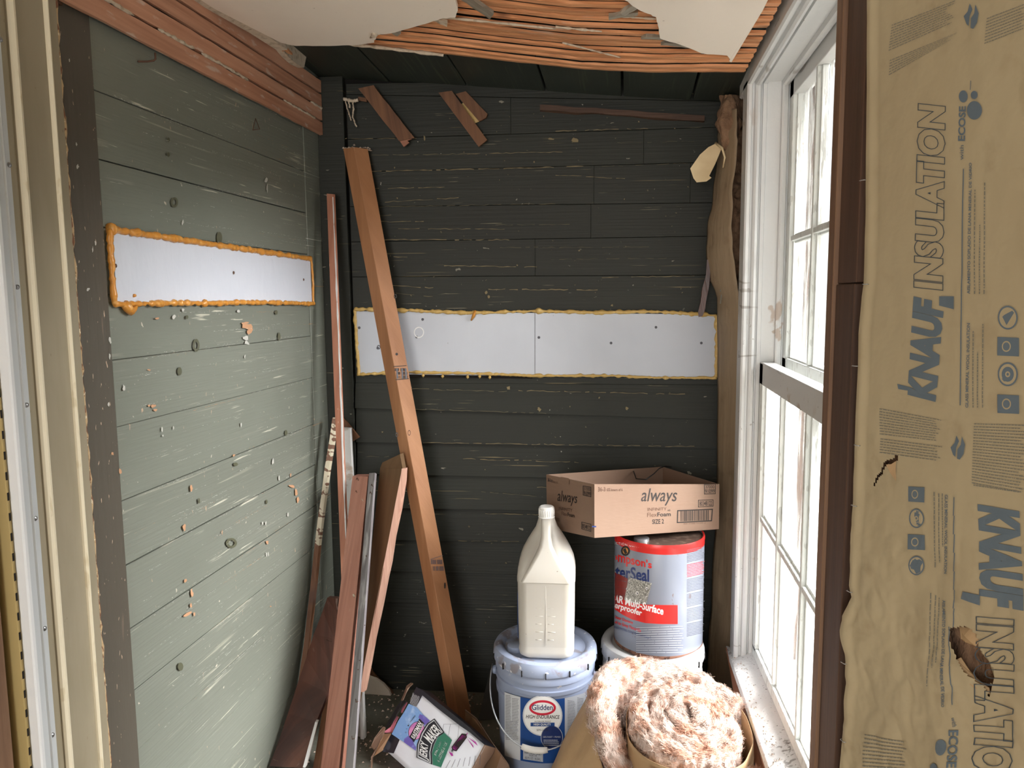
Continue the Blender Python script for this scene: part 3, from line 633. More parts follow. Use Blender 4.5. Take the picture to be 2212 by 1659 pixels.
o = crumbs('sill_debris', 500, lambda: (lambda y: (random.triangular(.326, .386, .386), y, zb(y)-.020+random.uniform(0, .006)))(random.uniform(1.3, 2.4)), M_crumb, None, r=(.0015, .004))
tagged(o, 'paint flakes and sawdust lying on the white window sill', 'debris')

# ---- left door casing and metal storm frame (trim)
tr = thing('trim_1', (XL+.02, 1.28, 0), 'cream painted door casing with raised beads at the left edge', kind='structure')
xo = XL+.02
def yl(px, py=500, x=XL+.02): return onX(px, py, x).y
e = dict(a=yl(36), b=yl(53), c=yl(69), d=yl(128), e=yl(137), f=yl(160))
prism('casing', [(XL-.01, e['a']-.01), (xo-.004, e['a']-.01), (xo-.004, e['b']), (xo, e['b']+.001), (xo, e['d']), (xo+.0, e['e']), (xo-.004, e['e']+.002), (xo-.004, e['f']), (XL-.01, e['f'])], (0, 0, -.02), (0, 0, 2.3), M_cream, tr)
for a, b in (('b', 'c'), ('d', 'e')):
    mid = (e[a]+e[b])/2; w_ = (e[b]-e[a])/2
    prism('bead', [(xo-.001, mid-w_), (xo+.004, mid-w_*.8), (xo+.007, mid-w_*.2), (xo+.006, mid+w_*.4), (xo-.001, mid+w_)], (0, 0, -.02), (0, 0, 2.3), M_ridge, tr)
pts = []; rr = []
for k in range(160):
    z = 2.25-k*.0145; pts.append((xo-.007+.003*nz(z*40), e['f']+.002+.003*nz(z*25, 3), z)); rr.append(.0035*random.uniform(.6, 1.3))
tube('peeling_edge', pts, rr, M_peel, tr, ns=6)
tm = thing('trim_2', (XL+.02, 1.19, 0), 'white metal storm door frame strip with screws at the left edge', kind='structure')
xm = XL+.022
Y = lambda px: onX(px, 1350, xm).y
y1m = Y(104); yr = Y(88); ym_ = Y(73); y0m = Y(69)
prism('metal_flange', [(XL, ym_), (xm+.001, ym_), (xm+.001, yr-.003), (xm+.004, yr-.001), (xm+.003, yr+.002), (xm-.002, yr+.003), (xm-.002, y1m), (XL, y1m)], (0, 0, -.02), (0, 0, 2.3), M_metal, tm)
prism('metal_channel', [(XL-.02, Y(57)), (xm+.006, Y(57)), (xm+.008, Y(60)), (xm+.008, Y(66)), (xm-.004, y0m), (XL-.02, y0m)], (0, 0, -.02), (0, 0, 2.3), M_ridgew, tm)
for px, py in [(3, 85), (22, 356), (39, 620), (59, 875), (78, 1120), (98, 1358), (115, 1588)]:
    p = onX(px, py, xm+.0); s_ = lathe('screw', [(0, .0030), (.002, .0028), (.0042, .0012), (.0045, -.0004), (0, -.0005)], (0, 0, 0), M_screw, tm, ns=12)
    s_.data.transform(Matrix.Translation((xm-.0015, p.y, p.z)) @ Matrix.Rotation(radians(90), 4, 'Y'))
box('weatherstrip', (XL-.03, Y(49), -.02), (XL+.012, Y(56), 2.3), M_wstrip, tm)
for k in range(40): box('slot', (XL+.0118, Y(50), .2+k*.036), (XL+.0126, Y(53.5), .214+k*.036), M_dark, tm, bevel=0)
t3 = thing('trim_3', (XL, 1.0, 0), 'bare brown wooden door jamb at the lower left edge', kind='structure')
box('jamb', (XL-.12, .93, -.02), (XL-.005, onX(5, 1350, XL-.005).y, 2.3), M_studl, t3)
box('jamb_backing', (XL-.14, 1.0, -.02), (XL-.05, 1.2, 2.3), M_dark, t3, bevel=0)

# ---- rest of the house behind the photographer (closes the space; a big window at the rear)
wre = thing('wall_rear', (-.5, -3, 0), 'plain wall behind the photographer with a wide window opening', kind='structure')
for a, b in [((-2.6, -3.1, -.02), (-1.35, -3, 2.4)), ((.15, -3.1, -.02), (1.4, -3, 2.4)), ((-1.35, -3.1, -.02), (.15, -3, .30)), ((-1.35, -3.1, 2.15), (.15, -3, 2.4))]:
    box('wall_section', a, b, M_room, wre, bevel=0)
w2 = thing('wall_side', (-2.5, -1, 0), 'plain side walls of the room behind the photographer', kind='structure')
box('wall_section', (-2.6, -3.1, -.02), (-2.5, 1.4, 2.4), M_room, w2, bevel=0)
box('wall_section', (-2.6, 1.0, -.02), (-1.21, 1.12, 2.4), M_room, w2, bevel=0)
box('wall_section', (.43, -3.1, -.02), (.5, .4, 2.4), M_room, w2, bevel=0)
# ================================================================== FOAM BOARDS WITH SPRAY FOAM EDGES
def bead(name, pts, r, mt, parent, nrm, seed, amp=.5, blobs=()):
    rn = random.Random(seed); P = []; R = []
    pts = [V(p) for p in pts]
    for i in range(len(pts)-1):
        L_ = (pts[i+1]-pts[i]).length; n = max(3, int(L_/.005))
        for k in range(n):
            p = pts[i].lerp(pts[i+1], k/n); q = p*55
            P.append(p+V((nz(q.x+seed, q.y, q.z), nz(q.y, q.z+seed, q.x), nz(q.z, q.x, q.y+seed)))*.0022)
            rad = r*(1+amp*nz(p.x*70+seed, p.y*70, p.z*70)+.25*nz(p.x*190, p.y*190, p.z*190+seed))
            for b, br in blobs:
                d = (p-b).length
                if d < br*1.6: rad += br*.45*(1-(d/(br*1.6))**2)
            R.append(max(rad, r*.35))
    P.append(pts[-1]); R.append(r*.6)
    return tube(name, P, R, mt, parent, ns=10)
# left wall panel
XF = XL+.006
c = [onX(x, y, XF) for x, y in [(244, 497), (670, 562), (674, 655), (252, 652)]]
fp = thing('foam_board', tuple((c[0]+c[2])/2), 'white foam board patch glued over the left wall, edged with amber spray foam', 'foam board')
slab('panel', [c[0], c[1], c[2], c[3]], (-.005, 0, 0), M_foamb, fp)
xb = XL+.009
cc = [onX(x, y, xb) for x, y in [(237, 495), (671, 559), (677, 656), (247, 658)]]
bl = [(onX(374, 517, xb), .008), (onX(240, 495, xb), .008), (onX(443, 656, xb), .006)]
bead('spray_foam_bead', [cc[0], onX(374, 515, xb), cc[1]], .0074, M_bead1, fp, None, 1, blobs=bl)
bead('spray_foam_bead', [cc[1]+V((0, .004, 0)), onX(675, 590, xb), cc[2]], .0038, M_bead1, fp, None, 2)
bead('spray_foam_bead', [cc[2], onX(560, 653, xb), onX(443, 655, xb), onX(330, 655, xb), cc[3]], .0062, M_bead1, fp, None, 3, blobs=bl, amp=.7)
bead('spray_foam_bead', [cc[3], onX(241, 580, xb), cc[0]], .0064, M_bead1, fp, None, 4)
tube('spray_foam_blob', [onX(268, 655, xb), onX(276, 664, xb+.002), onX(283, 673, xb), onX(290, 668, xb), onX(296, 658, xb)], [.009, .011, .009, .006, .004], M_bead1, fp)
tube('spray_foam_blob', [onX(288, 642, XF+.001), onX(291, 638, XF+.003), onX(293, 636, XF+.001)], [.001, .004, .001], M_bead1, fp)
for px, py in [(250, 574), (505, 589), (656, 604)]:
    p = onX(px, py, XF+.0012); s_ = lathe('screw_head', [(0, .0014), (.003, .0012), (.0045, 0), (0, -.0002)], (0, 0, 0), M_wirer, fp, ns=12)
    s_.data.transform(Matrix.Translation(p) @ Matrix.Rotation(radians(90), 4, 'Y'))
# back wall panel
F = lambda x, y, o=.008: onB(x, y, o)
c = [F(768, 672), F(1549, 679), F(1547, 815), F(775, 808)]
fb = thing('foam_board', tuple((c[0]+c[2])/2), 'long white foam board strip across the dark back wall behind the leaning stud', 'foam board')
mid0, mid1 = F(1155, 676), F(1155, 812)
slab('panel', [c[0], mid0, mid1, c[3]], BN*.006, M_foambk, fb); slab('panel', [mid0+BD*.0015, c[1], c[2], mid1+BD*.0015], BN*.006, M_foambk, fb)
G = lambda x, y: onB(x, y, .010)
bl = [(G(1165, 671), .009), (G(1300, 672), .006), (G(1495, 674), .006), (G(870, 668), .006), (G(1170, 812), .006)]
bead('spray_foam_bead', [G(766, 668), G(870, 670), G(1010, 676), G(1165, 672), G(1290, 675), G(1420, 673), G(1549, 681)], .0058, M_bead2, fb, None, 5, blobs=bl, amp=.8)
bead('spray_foam_bead', [G(1549, 681), G(1549, 740), G(1547, 816)], .007, M_bead2, fb, None, 6, amp=.9)
bead('spray_foam_bead', [G(1547, 816), G(1420, 816), G(1300, 811), G(1165, 812), G(1000, 806), G(880, 804), G(775, 809)], .0050, M_bead2, fb, None, 7, blobs=bl, amp=.8)
bead('spray_foam_bead', [G(775, 811), G(770, 740), G(766, 668)], .0052, M_bead2, fb, None, 8)
hexa('gap_strip', [onB(860, 808, .006), onB(1150, 813, .006), onB(1150, 818, .006), onB(860, 815, .006)], BN*.003, M_dark, fb, bevel=0)
for px, py in [(914, 810), (956, 812), (1010, 813), (1036, 812), (1058, 814)]:
    tube('foam_drop', [F(px, py-3, .01), F(px, py+1, .014), F(px, py+5, .01)], [.002, .006, .002], M_bead2, fb)
tube('foam_drop', [F(1027, 671, .014), F(1023, 682, .02), F(1018, 692, .012)], [.004, .006, .003], M_bead1, fb)
pp = Print(fb, lambda px, py: onB(px, py, .0088))
for x, y in [(900, 728), (1164, 729), (1320, 741), (1417, 707), (1515, 741), (776, 708), (816, 752), (913, 690)]: pp.ring(x, y, 3, 3, 0, M_tinyprint, n=10)
pp.ring(905, 718, 11, 12, .82, M_whitepr, n=20); pp.ring(818, 750, 4, 5, .6, M_tinyprint, n=10)
pp.done('dent')

# ================================================================== SMALL PIECES ON THE WALLS
def wallpiece(name, px4, off, thick, mt, label, cat, grain=None, jag=False):
    q = [onB(x, y, off) for x, y in px4]; e_ = thing(name, tuple(q[0]), label, cat)
    if jag:
        a, b = q[0].lerp(q[1], .5), q[3].lerp(q[2], .5); wv = (q[1]-q[0])
        rough_plank('piece', seg(a, b, 8), wv, BN*thick, mt, e_, jit=.0015)
    else: slab('piece', q, BN*thick, mt, e_, (q[3]-q[0], q[1]-q[0]))
    return e_
e1 = wallpiece('lath_offcut', [(774, 191), (806, 184), (889, 294), (868, 308)], .045, .009, M_scrap, 'brown lath stub hanging at a slant high on the back wall, its lower end split', 'wood scrap', jag=True)
q = [onB(x, y, .04) for x, y in [(856, 294), (886, 287), (889, 300), (880, 304), (884, 308), (872, 317)]]
slab('split_end', q, BN*.006, M_strip, e1)
wallpiece('lath_offcut', [(947, 200), (976, 196), (1052, 302), (1034, 317)], .04, .009, M_scrap, 'longer of two orange-brown lath stubs hanging below the green ceiling boards', 'wood scrap')
wallpiece('lath_offcut', [(984, 203), (1006, 197), (1053, 246), (1050, 254), (1035, 262)], .02, .01, M_scrap, 'short wide brown lath block beside the longer hanging stub', 'wood scrap')
wallpiece('paper_scrap', [(994, 226), (1001, 222), (1036, 262), (1026, 266)], .012, .003, M_bead2, 'cream peeling sliver between two hanging lath stubs', 'scrap')
e2 = thing('fiber_clump', tuple(onB(760, 215)), 'frayed pale plaster fibre clump with two hanging strands by the upper corner', 'fibre clump')
for pts, r in [([(743, 214), (752, 216), (764, 218), (776, 216)], .007), ([(746, 216), (748, 232), (755, 250), (759, 262)], .0028), ([(762, 220), (764, 236), (761, 250), (767, 266), (771, 276)], .003), ([(752, 218), (755, 228), (756, 234)], .003)]:
    P = [onB(x+random.uniform(-1, 1), y, .03) for x, y in pts]; P2 = []
    for i in range(len(P)-1):
        for k in range(6): P2.append(P[i].lerp(P[i+1], k/6)+V((random.uniform(-1, 1), 0, random.uniform(-1, 1)))*.0012)
    tube('strand', P2, [r*random.uniform(.6, 1.1) for _ in P2], M_plastedge, e2, ns=6)
rough_plank('wood_peg', seg(onB(774, 213, .02), onB(792, 216, .02), 2), V((0, 0, .012)), BN*.008, M_scrap, e2)
hk = thing('wall_hook', tuple(onX(320, 130, XL)), 'small bent rusty hook under the wooden laths on the left wall', 'hook')
tube('hook_wire', [onX(298, 133, XL+.002), onX(318, 133, XL+.012), onX(332, 131, XL+.022), onX(336, 127, XL+.026), onX(335, 114, XL+.026)], .0022, M_wirer, hk, ns=6)
hk = thing('wire_hanger', tuple(onX(552, 265, XL)), 'tiny triangular wire picture hanger on the upper left wall', 'hanger')
tube('hanger_wire', [onX(546, 281, XL+.004), onX(552, 256, XL+.006), onX(561, 279, XL+.004), onX(546, 281, XL+.004)], .0012, M_wirer, hk, ns=6)
# fluff, curled kraft paper and flap at the far right corner
ib = thing('insulation_batt', (.33, 2.56, 0), 'loose kraft-faced insulation batt curling out between back wall and window', 'insulation')
rowsp = [(235, 1562, 1592), (286, 1549, 1592), (320, 1552, 1592), (421, 1541, 1583), (480, 1530, 1581), (536, 1525, 1582), (596, 1532, 1590), (644, 1549, 1598), (760, 1550, 1600), (900, 1550, 1599), (1100, 1548, 1596), (1300, 1536, 1592), (1400, 1530, 1585), (1560, 1524, 1586), (1720, 1520, 1590)]
def curl(u, v):
    k = v*(len(rowsp)-1); i = min(int(k), len(rowsp)-2); t = k-i; a, b = rowsp[i], rowsp[i+1]; s3 = t*t*(3-2*t)*.5+t*.5
    py = lerp(a[0], b[0], t); xl, xr = lerp(a[1], b[1], s3), lerp(a[2], b[2], s3)
    px = lerp(xl, xr, u); y = lerp(2.615, 2.47, u); p = onY(px, py, y)
    return p+V((-.012*sin(u*pi)*(1 if py < 700 else .4)+.004*nz(u*3, v*22), 0, 0))
grid('kraft_facing', curl, 10, 130, M_kraftd, ib, thick=.0012)
def fl(u, v):
    py = lerp(205, 620, v); px = lerp(1556+18*v+6*nz(v*9, 2), 1612, u); p = onY(px, py, 2.60-.03*sin(u*pi))
    q = p*40; return p+V((nz(q.x, q.y, q.z)*.014-.012*sin(u*pi), nz(q.y, q.z, 3)*.02, 0))
grid('fiberglass', fl, 16, 110, M_fluffd, ib)
def fl2(u, v):
    a = u*2*pi; r = .034*sin(max(v, .02)*pi)**.6; p = onY(lerp(1577, 1572, v), lerp(205, 330, v), 2.53); q = V((a*1.3, v*6, 0))
    r *= 1+.5*nz(cos(a)*2, sin(a)*2, v*5); return p+V((r*cos(a), r*sin(a), 0))
grid('fiberglass', fl2, 20, 24, M_fluffd, ib)
fpz = [(1548, 309), (1560, 318), (1546, 352), (1532, 380), (1537, 384), (1526, 392), (1505, 394), (1498, 385), (1491, 364), (1512, 334), (1530, 318)]
slab('torn_flap', [onY(x, y, 2.50+.0006*(x-1500)*.6) for x, y in fpz], (0, .0012, 0), M_cobweb, ib)
tube('torn_flap_edge', [onY(1546, 309, 2.52), onY(1560, 320, 2.49), onY(1566, 340, 2.48), onY(1562, 362, 2.50)], [.004, .004, .003, .002], M_cobweb, ib, ns=6)
pk = Print(ib, lambda px, py: onP(px, py, V((.295, 2.55, 1.5)), V((-.72, -.69, 0))))
pk.text('KNAUF', [(1547, 470), (1551, 398), (1563, 398), (1560, 470)], M_ink, bold=.02)
for k in range(7): pk.lines([(1553, 500+26*k), (1556, 478+26*k), (1562, 478+26*k), (1559, 500+26*k)], 1, M_inkl, seed=k, dash=5)
pk.done('lettering')
ts = thing('torn_strip', tuple(onY(1520, 640, 2.58)), 'dark twisted strip of torn wood hanging over the right end of the back foam board', 'torn strip')
rough_plank('strip', [onY(x, y, 2.60) for x, y in [(1532, 560), (1530, 595), (1526, 620), (1519, 650), (1516, 672), (1513, 684)]], (.020, 0, .004), (0, .006, 0), M_dbrown, ts, jit=.003, taper=[.5, .8, 1.1, .8, 1, .6])

# ================================================================== LEANING LUMBER
def downto(t, b, z=0):      # extend the line t->b until height z
    k = (t.z-z)/(t.z-b.z); return t.lerp(b, k)
def lean(name, top, bot, label, mt, parent=None, cat='board', back=None, thick=None, zf=0, group=None, n=1, bow=0, part='body'):
    """top/bot: pixel+depth of two or three front edges; with three edges a four-sided timber is made"""
    T = [onY(*p) for p in top]; B = [onY(*p) for p in bot]; B = [downto(t, b, zf) for t, b in zip(T, B)]
    if len(T) == 3: T.append(T[0]+T[2]-T[1]); B.append(B[0]+B[2]-B[1])
    else:
        tk = V(thick); T += [T[1]+tk, T[0]+tk]; B += [B[1]+tk, B[0]+tk]
    B = [V((p.x, p.y, max(p.z, zf))) for p in B]
    e_ = parent or thing(name, tuple(sum(B, V())/4), label, cat, group)
    vs = []; fs = []
    for i in range(n+1):
        t = i/n
        for j in range(4): vs.append(T[j].lerp(B[j], t)+(V((bow*sin(pi*t), 0, 0))))
    for i in range(n):
        for j in range(4): a, b = i*4+j, i*4+(j+1) % 4; fs.append((a, b, b+4, a+4))
    fs += [(0, 1, 2, 3), tuple(4*n+j for j in (3, 2, 1, 0))]
    o = mk(part, vs, fs, mt, e_, (B[0]-T[0], T[1]-T[0]), bevel=.0012 if n == 1 else 0)
    return e_, T, B
# leaning 2x4 stud
stud, T, B = lean('leaning_stud', [(741, 321, 2.565), (764, 317, 2.545), (795, 322, 2.575)], [(957, 1480, 2.385), (978, 1480, 2.365), (1007, 1480, 2.395)], 'long tan two-by-four leaning across the back wall foam board', M_post, cat='stud')
fr = plane3(T[1], T[2], B[1], .0008)
ps = Print(stud, fr)
ps.quad([(850, 791), (878, 789), (878, 790.5), (850, 792.5)], M_black); ps.quad([(854, 820), (883, 817), (883, 818.5), (854, 821.5)], M_black)
rs = random.Random(4)
for j in range(3):
    for i in range(16):
        x = lerp(852, 879, (i+.2)/16)+j*1.3; y = 795+j*8
        if rs.random() < .8: ps.quad([(x, y+6.5), (x+1.1, y+6.4), (x+.9, y+.2), (x-.2, y+.3)], M_black)
for a, b, c_, d in [(857, 797, 857.8, 817), (868, 797, 869, 818), (876, 795, 877, 816)]: ps.quad([(b, d), (b, d)] if 0 else [(a, 818), (a+3, 818), (a+2, 796), (a-1, 796)], M_tinyprint)
for j in range(2):
    for i in range(13):
        x = lerp(931, 956, (i+.2)/13)+j*3; y = 1209+j*14
        if rs.random() < .7: ps.quad([(x, y+10), (x+1, y+9.6), (x+.6, y), (x-.4, y+.4)], M_tinyprint)
ps.quad([(930, 1208), (957, 1199), (957, 1200), (930, 1209)], M_tinyprint)
ps.ring(854, 640, 3.2, 5, .6, M_black, n=14); ps.ring(857, 939, 3, 5, .6, M_black, n=14) ; ps.ring(884, 935, 3.2, 6, .72, M_wirer, n=14)
ps.ring(857, 765, 3, 3, 0, M_black, n=8); ps.ring(961, 1265, 2, 7, 0, M_black, n=8)
ps.done('grade_stamp')
rough = [T[0].lerp(T[2], t)+V((0, -.004, random.uniform(0, .012))) for t in (0, .2, .4, .6, .8, 1)]
crumb = crumbs('end_flakes', 40, lambda: T[random.choice((0, 1, 1, 2))].lerp(T[random.choice((0, 2))], random.random())+V((random.uniform(-.004, .004), random.uniform(-.006, .02), random.uniform(-.004, .004))), M_crumb, stud, r=(.002, .006))
# thin salmon lath standing in the corner
sl, T, B = lean('thin_lath', [(705, 418, 2.53), (718, 419, 2.53)], [(734, 1180, 2.36), (747, 1180, 2.36)], 'thin reddish lath standing upright in the back left corner, white-painted edge', M_strip, thick=(.006, .012, 0), cat='lath')
rough_plank('painted_edge', seg(T[1]+V((.0015, -.001, -.01)), B[1]+V((.0015, -.001, .01)), 40), (.0035, 0, 0), (0, .012, 0), M_white, sl, jit=.0012)
# curved paint-splotched lath
pts = [(722, 902, 2.50), (716, 950, 2.475), (706, 1010, 2.45), (698, 1070, 2.43), (690, 1130, 2.41), (684, 1180, 2.395), (676, 1260, 2.37), (668, 1330, 2.345), (660, 1400, 2.32), (650, 1470, 2.29), (640, 1540, 2.25), (630, 1610, 2.21)]
P = [onY(*p) for p in pts]; P.append(P[-1]+(P[-1]-P[-2])*1.0)
P = [p for p in P if p.z > -.0]+[]
P = [(p if p.x > -1.05 else CC+(p-CC)*((-1.05-CC.x)/(p.x-CC.x))) for p in P]
e_ = thing('curved_lath', (P[-1].x, P[-1].y, 0), 'narrow bowed lath with brown blotches on white paint, leaning in the left corner', 'lath')
M_blotch = wood('blotched_paint', (214, 206, 186), (196, 188, 160), stains=[((60, 40, 1), 1, .50, .53, (112, 76, 58), .95)])
rough_plank('painted_half', P[:6], (.013, .004, 0), (.004, .012, 0), M_blotch, e_, jit=.0006)
rough_plank('bare_half', P[5:], (.014, .004, 0), (.004, .012, 0), M_scrap, e_, jit=.0006)
# white board behind, triangular scrap
e_, T, B = lean('white_painted_board', [(740, 924, 2.52), (757, 925, 2.52)], [(741, 1065, 2.47), (762, 1029, 2.48)], 'short white painted board end standing behind the thin reddish lath', M_white, thick=(0, .015, 0), cat='board', n=1)
p6 = [onY(x, y, 2.575) for x, y in [(736, 900), (748, 912), (776, 945), (757, 957), (737, 960)]]
slab('triangular_offcut', p6, (0, .012, 0), M_scrap)
tagged([o for o in COL.objects if o.name.startswith('triangular_offcut')][0], 'three-cornered brown wood offcut stuck behind the white board in the corner', 'wood scrap')
# big reddish board (lit face and dark return side)
rb_, T, B = lean('reddish_board', [(761, 1029, 2.40), (795, 1029, 2.36), (806, 1024, 2.42)], [(693, 1655, 2.02), (733, 1655, 1.985), (746, 1655, 2.045)], 'wide reddish brown board leaning upright with bent nails near its top', M_brown)
T0, B0 = T, B
def nail(par, px, py, y, pts, r=.0011):
    P = [onY(px+dx, py+dy, y-dz) for dx, dy, dz in pts]; tube('bent_nail', P, r, M_wirer, par, ns=6)
nl = [(0, 0, 0), (3, -8, .012), (6, -2, .016)]
for px, py, y in [(766, 1068, 2.375), (768, 1040, 2.39), (756, 1336, 2.20)]: nail(rb_, px, py, y, nl)
tube('paint_fluff', [onY(783, 1078, 2.34), onY(788, 1082, 2.335), onY(786, 1089, 2.34)], [.004, .007, .003], M_plastedge, rb_, ns=7)
tube('paint_fluff', [onY(763, 1284, 2.2), onY(766, 1289, 2.195)], [.003, .004], M_plastedge, rb_, ns=7)
# grey weathered batten
gb, T, B = lean('grey_batten', [(797, 1022, 2.362), (810, 1021, 2.342), (814, 1023, 2.377)], [(746, 1655, 1.972), (764, 1655, 1.952), (768, 1655, 1.987)], 'grey weathered batten full of nails, leaning beside the reddish board', M_grey, cat='batten')
for px, py, y in [(800, 1054, 2.39), (797, 1070, 2.38), (788, 1208, 2.29), (783, 1345, 2.2), (775, 1420, 2.15), (772, 1440, 2.14), (768, 1510, 2.09), (760, 1590, 2.04)]:
    nail(gb, px, py, y-.05, [(0, 0, 0), (1, 7, .014), (6, 5, .016)] if py > 1300 else nl)
# plywood plank with broad face and split pale edge
pw, T, B = lean('plywood_plank', [(821, 1010, 2.46), (868, 1012, 2.40), (876, 1010, 2.43)], [(772, 1480, 2.30), (778, 1500, 2.24), (784, 1490, 2.262)], 'dark plywood plank with a pale split edge leaning behind the grey batten', M_ply, cat='plank')
# its top is sawn at a slant and the edge is a paler veneer
top = [onY(821, 1011, 2.46), onY(826, 999, 2.458), onY(864, 981, 2.41), onY(870, 1014, 2.40)]
slab('slanted_top', top, (.006, .020, 0), M_ply, pw)
ep = [(869, 1012, 2.398), (866, 1040, 2.39), (855, 1100, 2.37), (843, 1160, 2.35), (834, 1215, 2.335), (826, 1250, 2.325), (815, 1310, 2.305), (800, 1380, 2.28), (789, 1440, 2.26), (779, 1495, 2.235)]
rough_plank('pale_edge', [onY(a+3, b, y_) for a, b, y_ in ep], (.0165, .004, 0), (.004, .014, 0), M_plyedge, pw, jit=.0012, taper=[.6, .9, 1, 1.05, 1.2, 1.15, 1.1, 1.1, 1.0, .8])
# dark stained board at lower left, bowed
db = thing('dark_stained_board', (-1.02, 2.0, 0), 'wide dark stained board leaning low against the left wall, glossy with nails', 'board')
ed = [((707, 1291), (731, 1293), 2.34), ((697, 1320), (728, 1325), 2.33), ((678, 1370), (722, 1380), 2.30), ((662, 1420), (716, 1435), 2.27), ((646, 1467), (708, 1497), 2.23), ((622, 1541), (683, 1560), 2.16), ((602, 1600), (670, 1610), 2.10), ((582, 1655), (656, 1659), 2.045)]
vs = []; fs = []
for l, r, y in ed:
    a, b = onY(*l, y-.02), onY(*r, y-.05); a = a if a.x > -1.062 else CC+(a-CC)*((-1.062-CC.x)/(a.x-CC.x)); vs += [a, b, b+V((.004, .016, 0)), a+V((.004, .016, 0))]
a, b = vs[-4], vs[-3]
for i in range(len(ed)-1):
    for j in range(4): k, l = i*4+j, i*4+(j+1) % 4; fs.append((k, l, l+4, k+4))
fs += [(3, 2, 1, 0), tuple(4*(len(ed)-1)+j for j in range(4))]
mk('face', vs, fs, M_dbrown, db, (vs[-4]-vs[0], vs[1]-vs[0]))
wl_ = [onY(*p) for p in [(683, 1560, 2.10), (670, 1610, 2.045), (657, 1658, 1.99)]]
rough_plank('pale_edge', wl_, (.008, 0, 0), (0, .014, 0), M_white, db, jit=.001)
for px, py, y in [(706, 1382, 2.22), (590, 1640, 1.99)]: tube('bent_nail', [onY(px, py, y), onY(px+6, py+3, y-.02), onY(px+10, py+4, y-.03)], .0011, M_wirer, db, ns=6)
nb, T, B = lean('brown_board', [(712, 1440, 2.28), (736, 1440, 2.27)], [(676, 1655, 2.10), (700, 1655, 2.09)], 'brown board edge half hidden between the dark stained board and the reddish one', M_scrap, thick=(.004, .014, 0))
# white stub and broken plaster by the floor
e_, T, B = lean('white_stub', [(776, 1468, 2.33), (786, 1472, 2.33)], [(778, 1592, 2.27), (786, 1590, 2.27)], 'narrow white painted stub standing behind the grey batten on the floor', M_white, thick=(0, .01, 0))
p7 = [onY(x, y, 2.55) for x, y in [(786, 1448), (796, 1462), (812, 1467), (828, 1478), (840, 1492), (846, 1508), (836, 1517), (780, 1519)]]
kx = thing('plaster_slab', (p7[0].x, 2.55, 0), 'broken whitish plaster slab leaning at the foot of the back wall', 'plaster')
slab('slab', p7, (0, .012, 0), M_plaster, kx)
p8 = [onY(x, y, 2.565) for x, y in [(790, 1432), (800, 1440), (806, 1452), (818, 1466), (832, 1478), (845, 1490), (852, 1502), (864, 1508), (862, 1516), (840, 1518), (786, 1500)]]
slab('torn_backing', p8, (0, .006, 0), M_scrap, kx)
# dark sheet leaning behind the bucket
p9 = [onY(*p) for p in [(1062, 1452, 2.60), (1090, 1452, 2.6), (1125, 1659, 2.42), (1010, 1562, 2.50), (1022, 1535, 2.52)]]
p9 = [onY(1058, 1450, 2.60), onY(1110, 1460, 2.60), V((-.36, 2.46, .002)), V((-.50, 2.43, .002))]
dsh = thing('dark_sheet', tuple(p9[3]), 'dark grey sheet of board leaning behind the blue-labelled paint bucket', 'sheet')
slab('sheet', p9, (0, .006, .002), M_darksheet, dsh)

# ================================================================== BUCKET, JUG, PAIL, CAN
def pailprof(R, H, lidr): return [(0, 0), (R*.9, 0), (R*.905, .004), (R*.93, H*.45), (R*.945, H*.66), (R*.975, H*.665), (R*.98, H*.70), (R*.95, H*.705), (R*.955, H*.78), (R*.985, H*.785), (R*.99, H*.815), (R*.96, H*.82), (R*.962, H*.86), (R*.985, H*.865), (R*.985, H*.90), (R*.95, H*.93), (R*.9, H*.95)]
def lidprof(R, H): return [(0, H-.006), (R*.78, H-.006), (R*.80, H-.002), (R*.84, H+.004), (R*.90, H+.006), (R*.97, H+.003), (R*1.0, H-.006), (R*1.01, H-.028), (R*1.0, H-.034), (R*.96, H-.034), (R*.94, H-.02)]
BX, BY = -.246, 2.235
bu = thing('paint_bucket', (BX, BY, 0), 'grey-blue five-gallon paint bucket with a blue and white label and wire handle', 'bucket')
lathe('body', pailprof(.155, .375, .16), (BX, BY, 0), M_pail, bu, ns=96)
lathe('lid', lidprof(.158, .385), (BX, BY, 0), M_lid, bu, ns=96)
lathe('spout_cap', [(0, .396), (.022, .396), (.026, .393), (.027, .378), (.0, .378)], (BX-.085, BY-.04, 0), M_lid, bu, ns=32)
for k in range(14):
    a = 2*pi*k/14-1.9
    o = box('lid_slot', (-.0012, -.003, -.012), (.0012, .0008, .006), M_dark, bu, bevel=0)
    o.data.transform(Matrix.Translation((BX+.1592*cos(a), BY+.1592*sin(a), .362)) @ Matrix.Rotation(a+pi/2, 4, 'Z'))
# handle
hp = []
for k in range(41):
    t = k/40; a = pi*t; x = -.158*cos(a); drop = sin(a)
    hp.append(V((BX+x*1.02-.012*drop, BY-.02-.165*drop**.75, .298-.155*drop+.02*(1-t)-.01*t)))
bail = tube('bail', hp, .0022, M_steel, bu, ns=8)
tube('grip', [hp[17], hp[18], hp[19], hp[20], hp[21], hp[22], hp[23]], [.008, .0092, .0095, .0095, .0095, .0092, .008], M_cap, bail, ns=14)
for s_ in (-1, 1): lathe('ear', [(0, .012), (.012, .010), (.014, 0), (0, -.004)], (0, 0, 0), M_pail, bu, ns=20).data.transform(Matrix.Translation((BX+s_*.15, BY-.02, .30)) @ Matrix.Rotation(radians(90*s_), 4, 'Y'))
sf = cyl(BX, BY, .1525)
pu = Print(bu, sf, maxlen=5)
def arcq(x0, x1, yt0, yt1, yb0, yb1): return [(x0, yb0), (x1, yb1), (x1, yt1), (x0, yt0)]
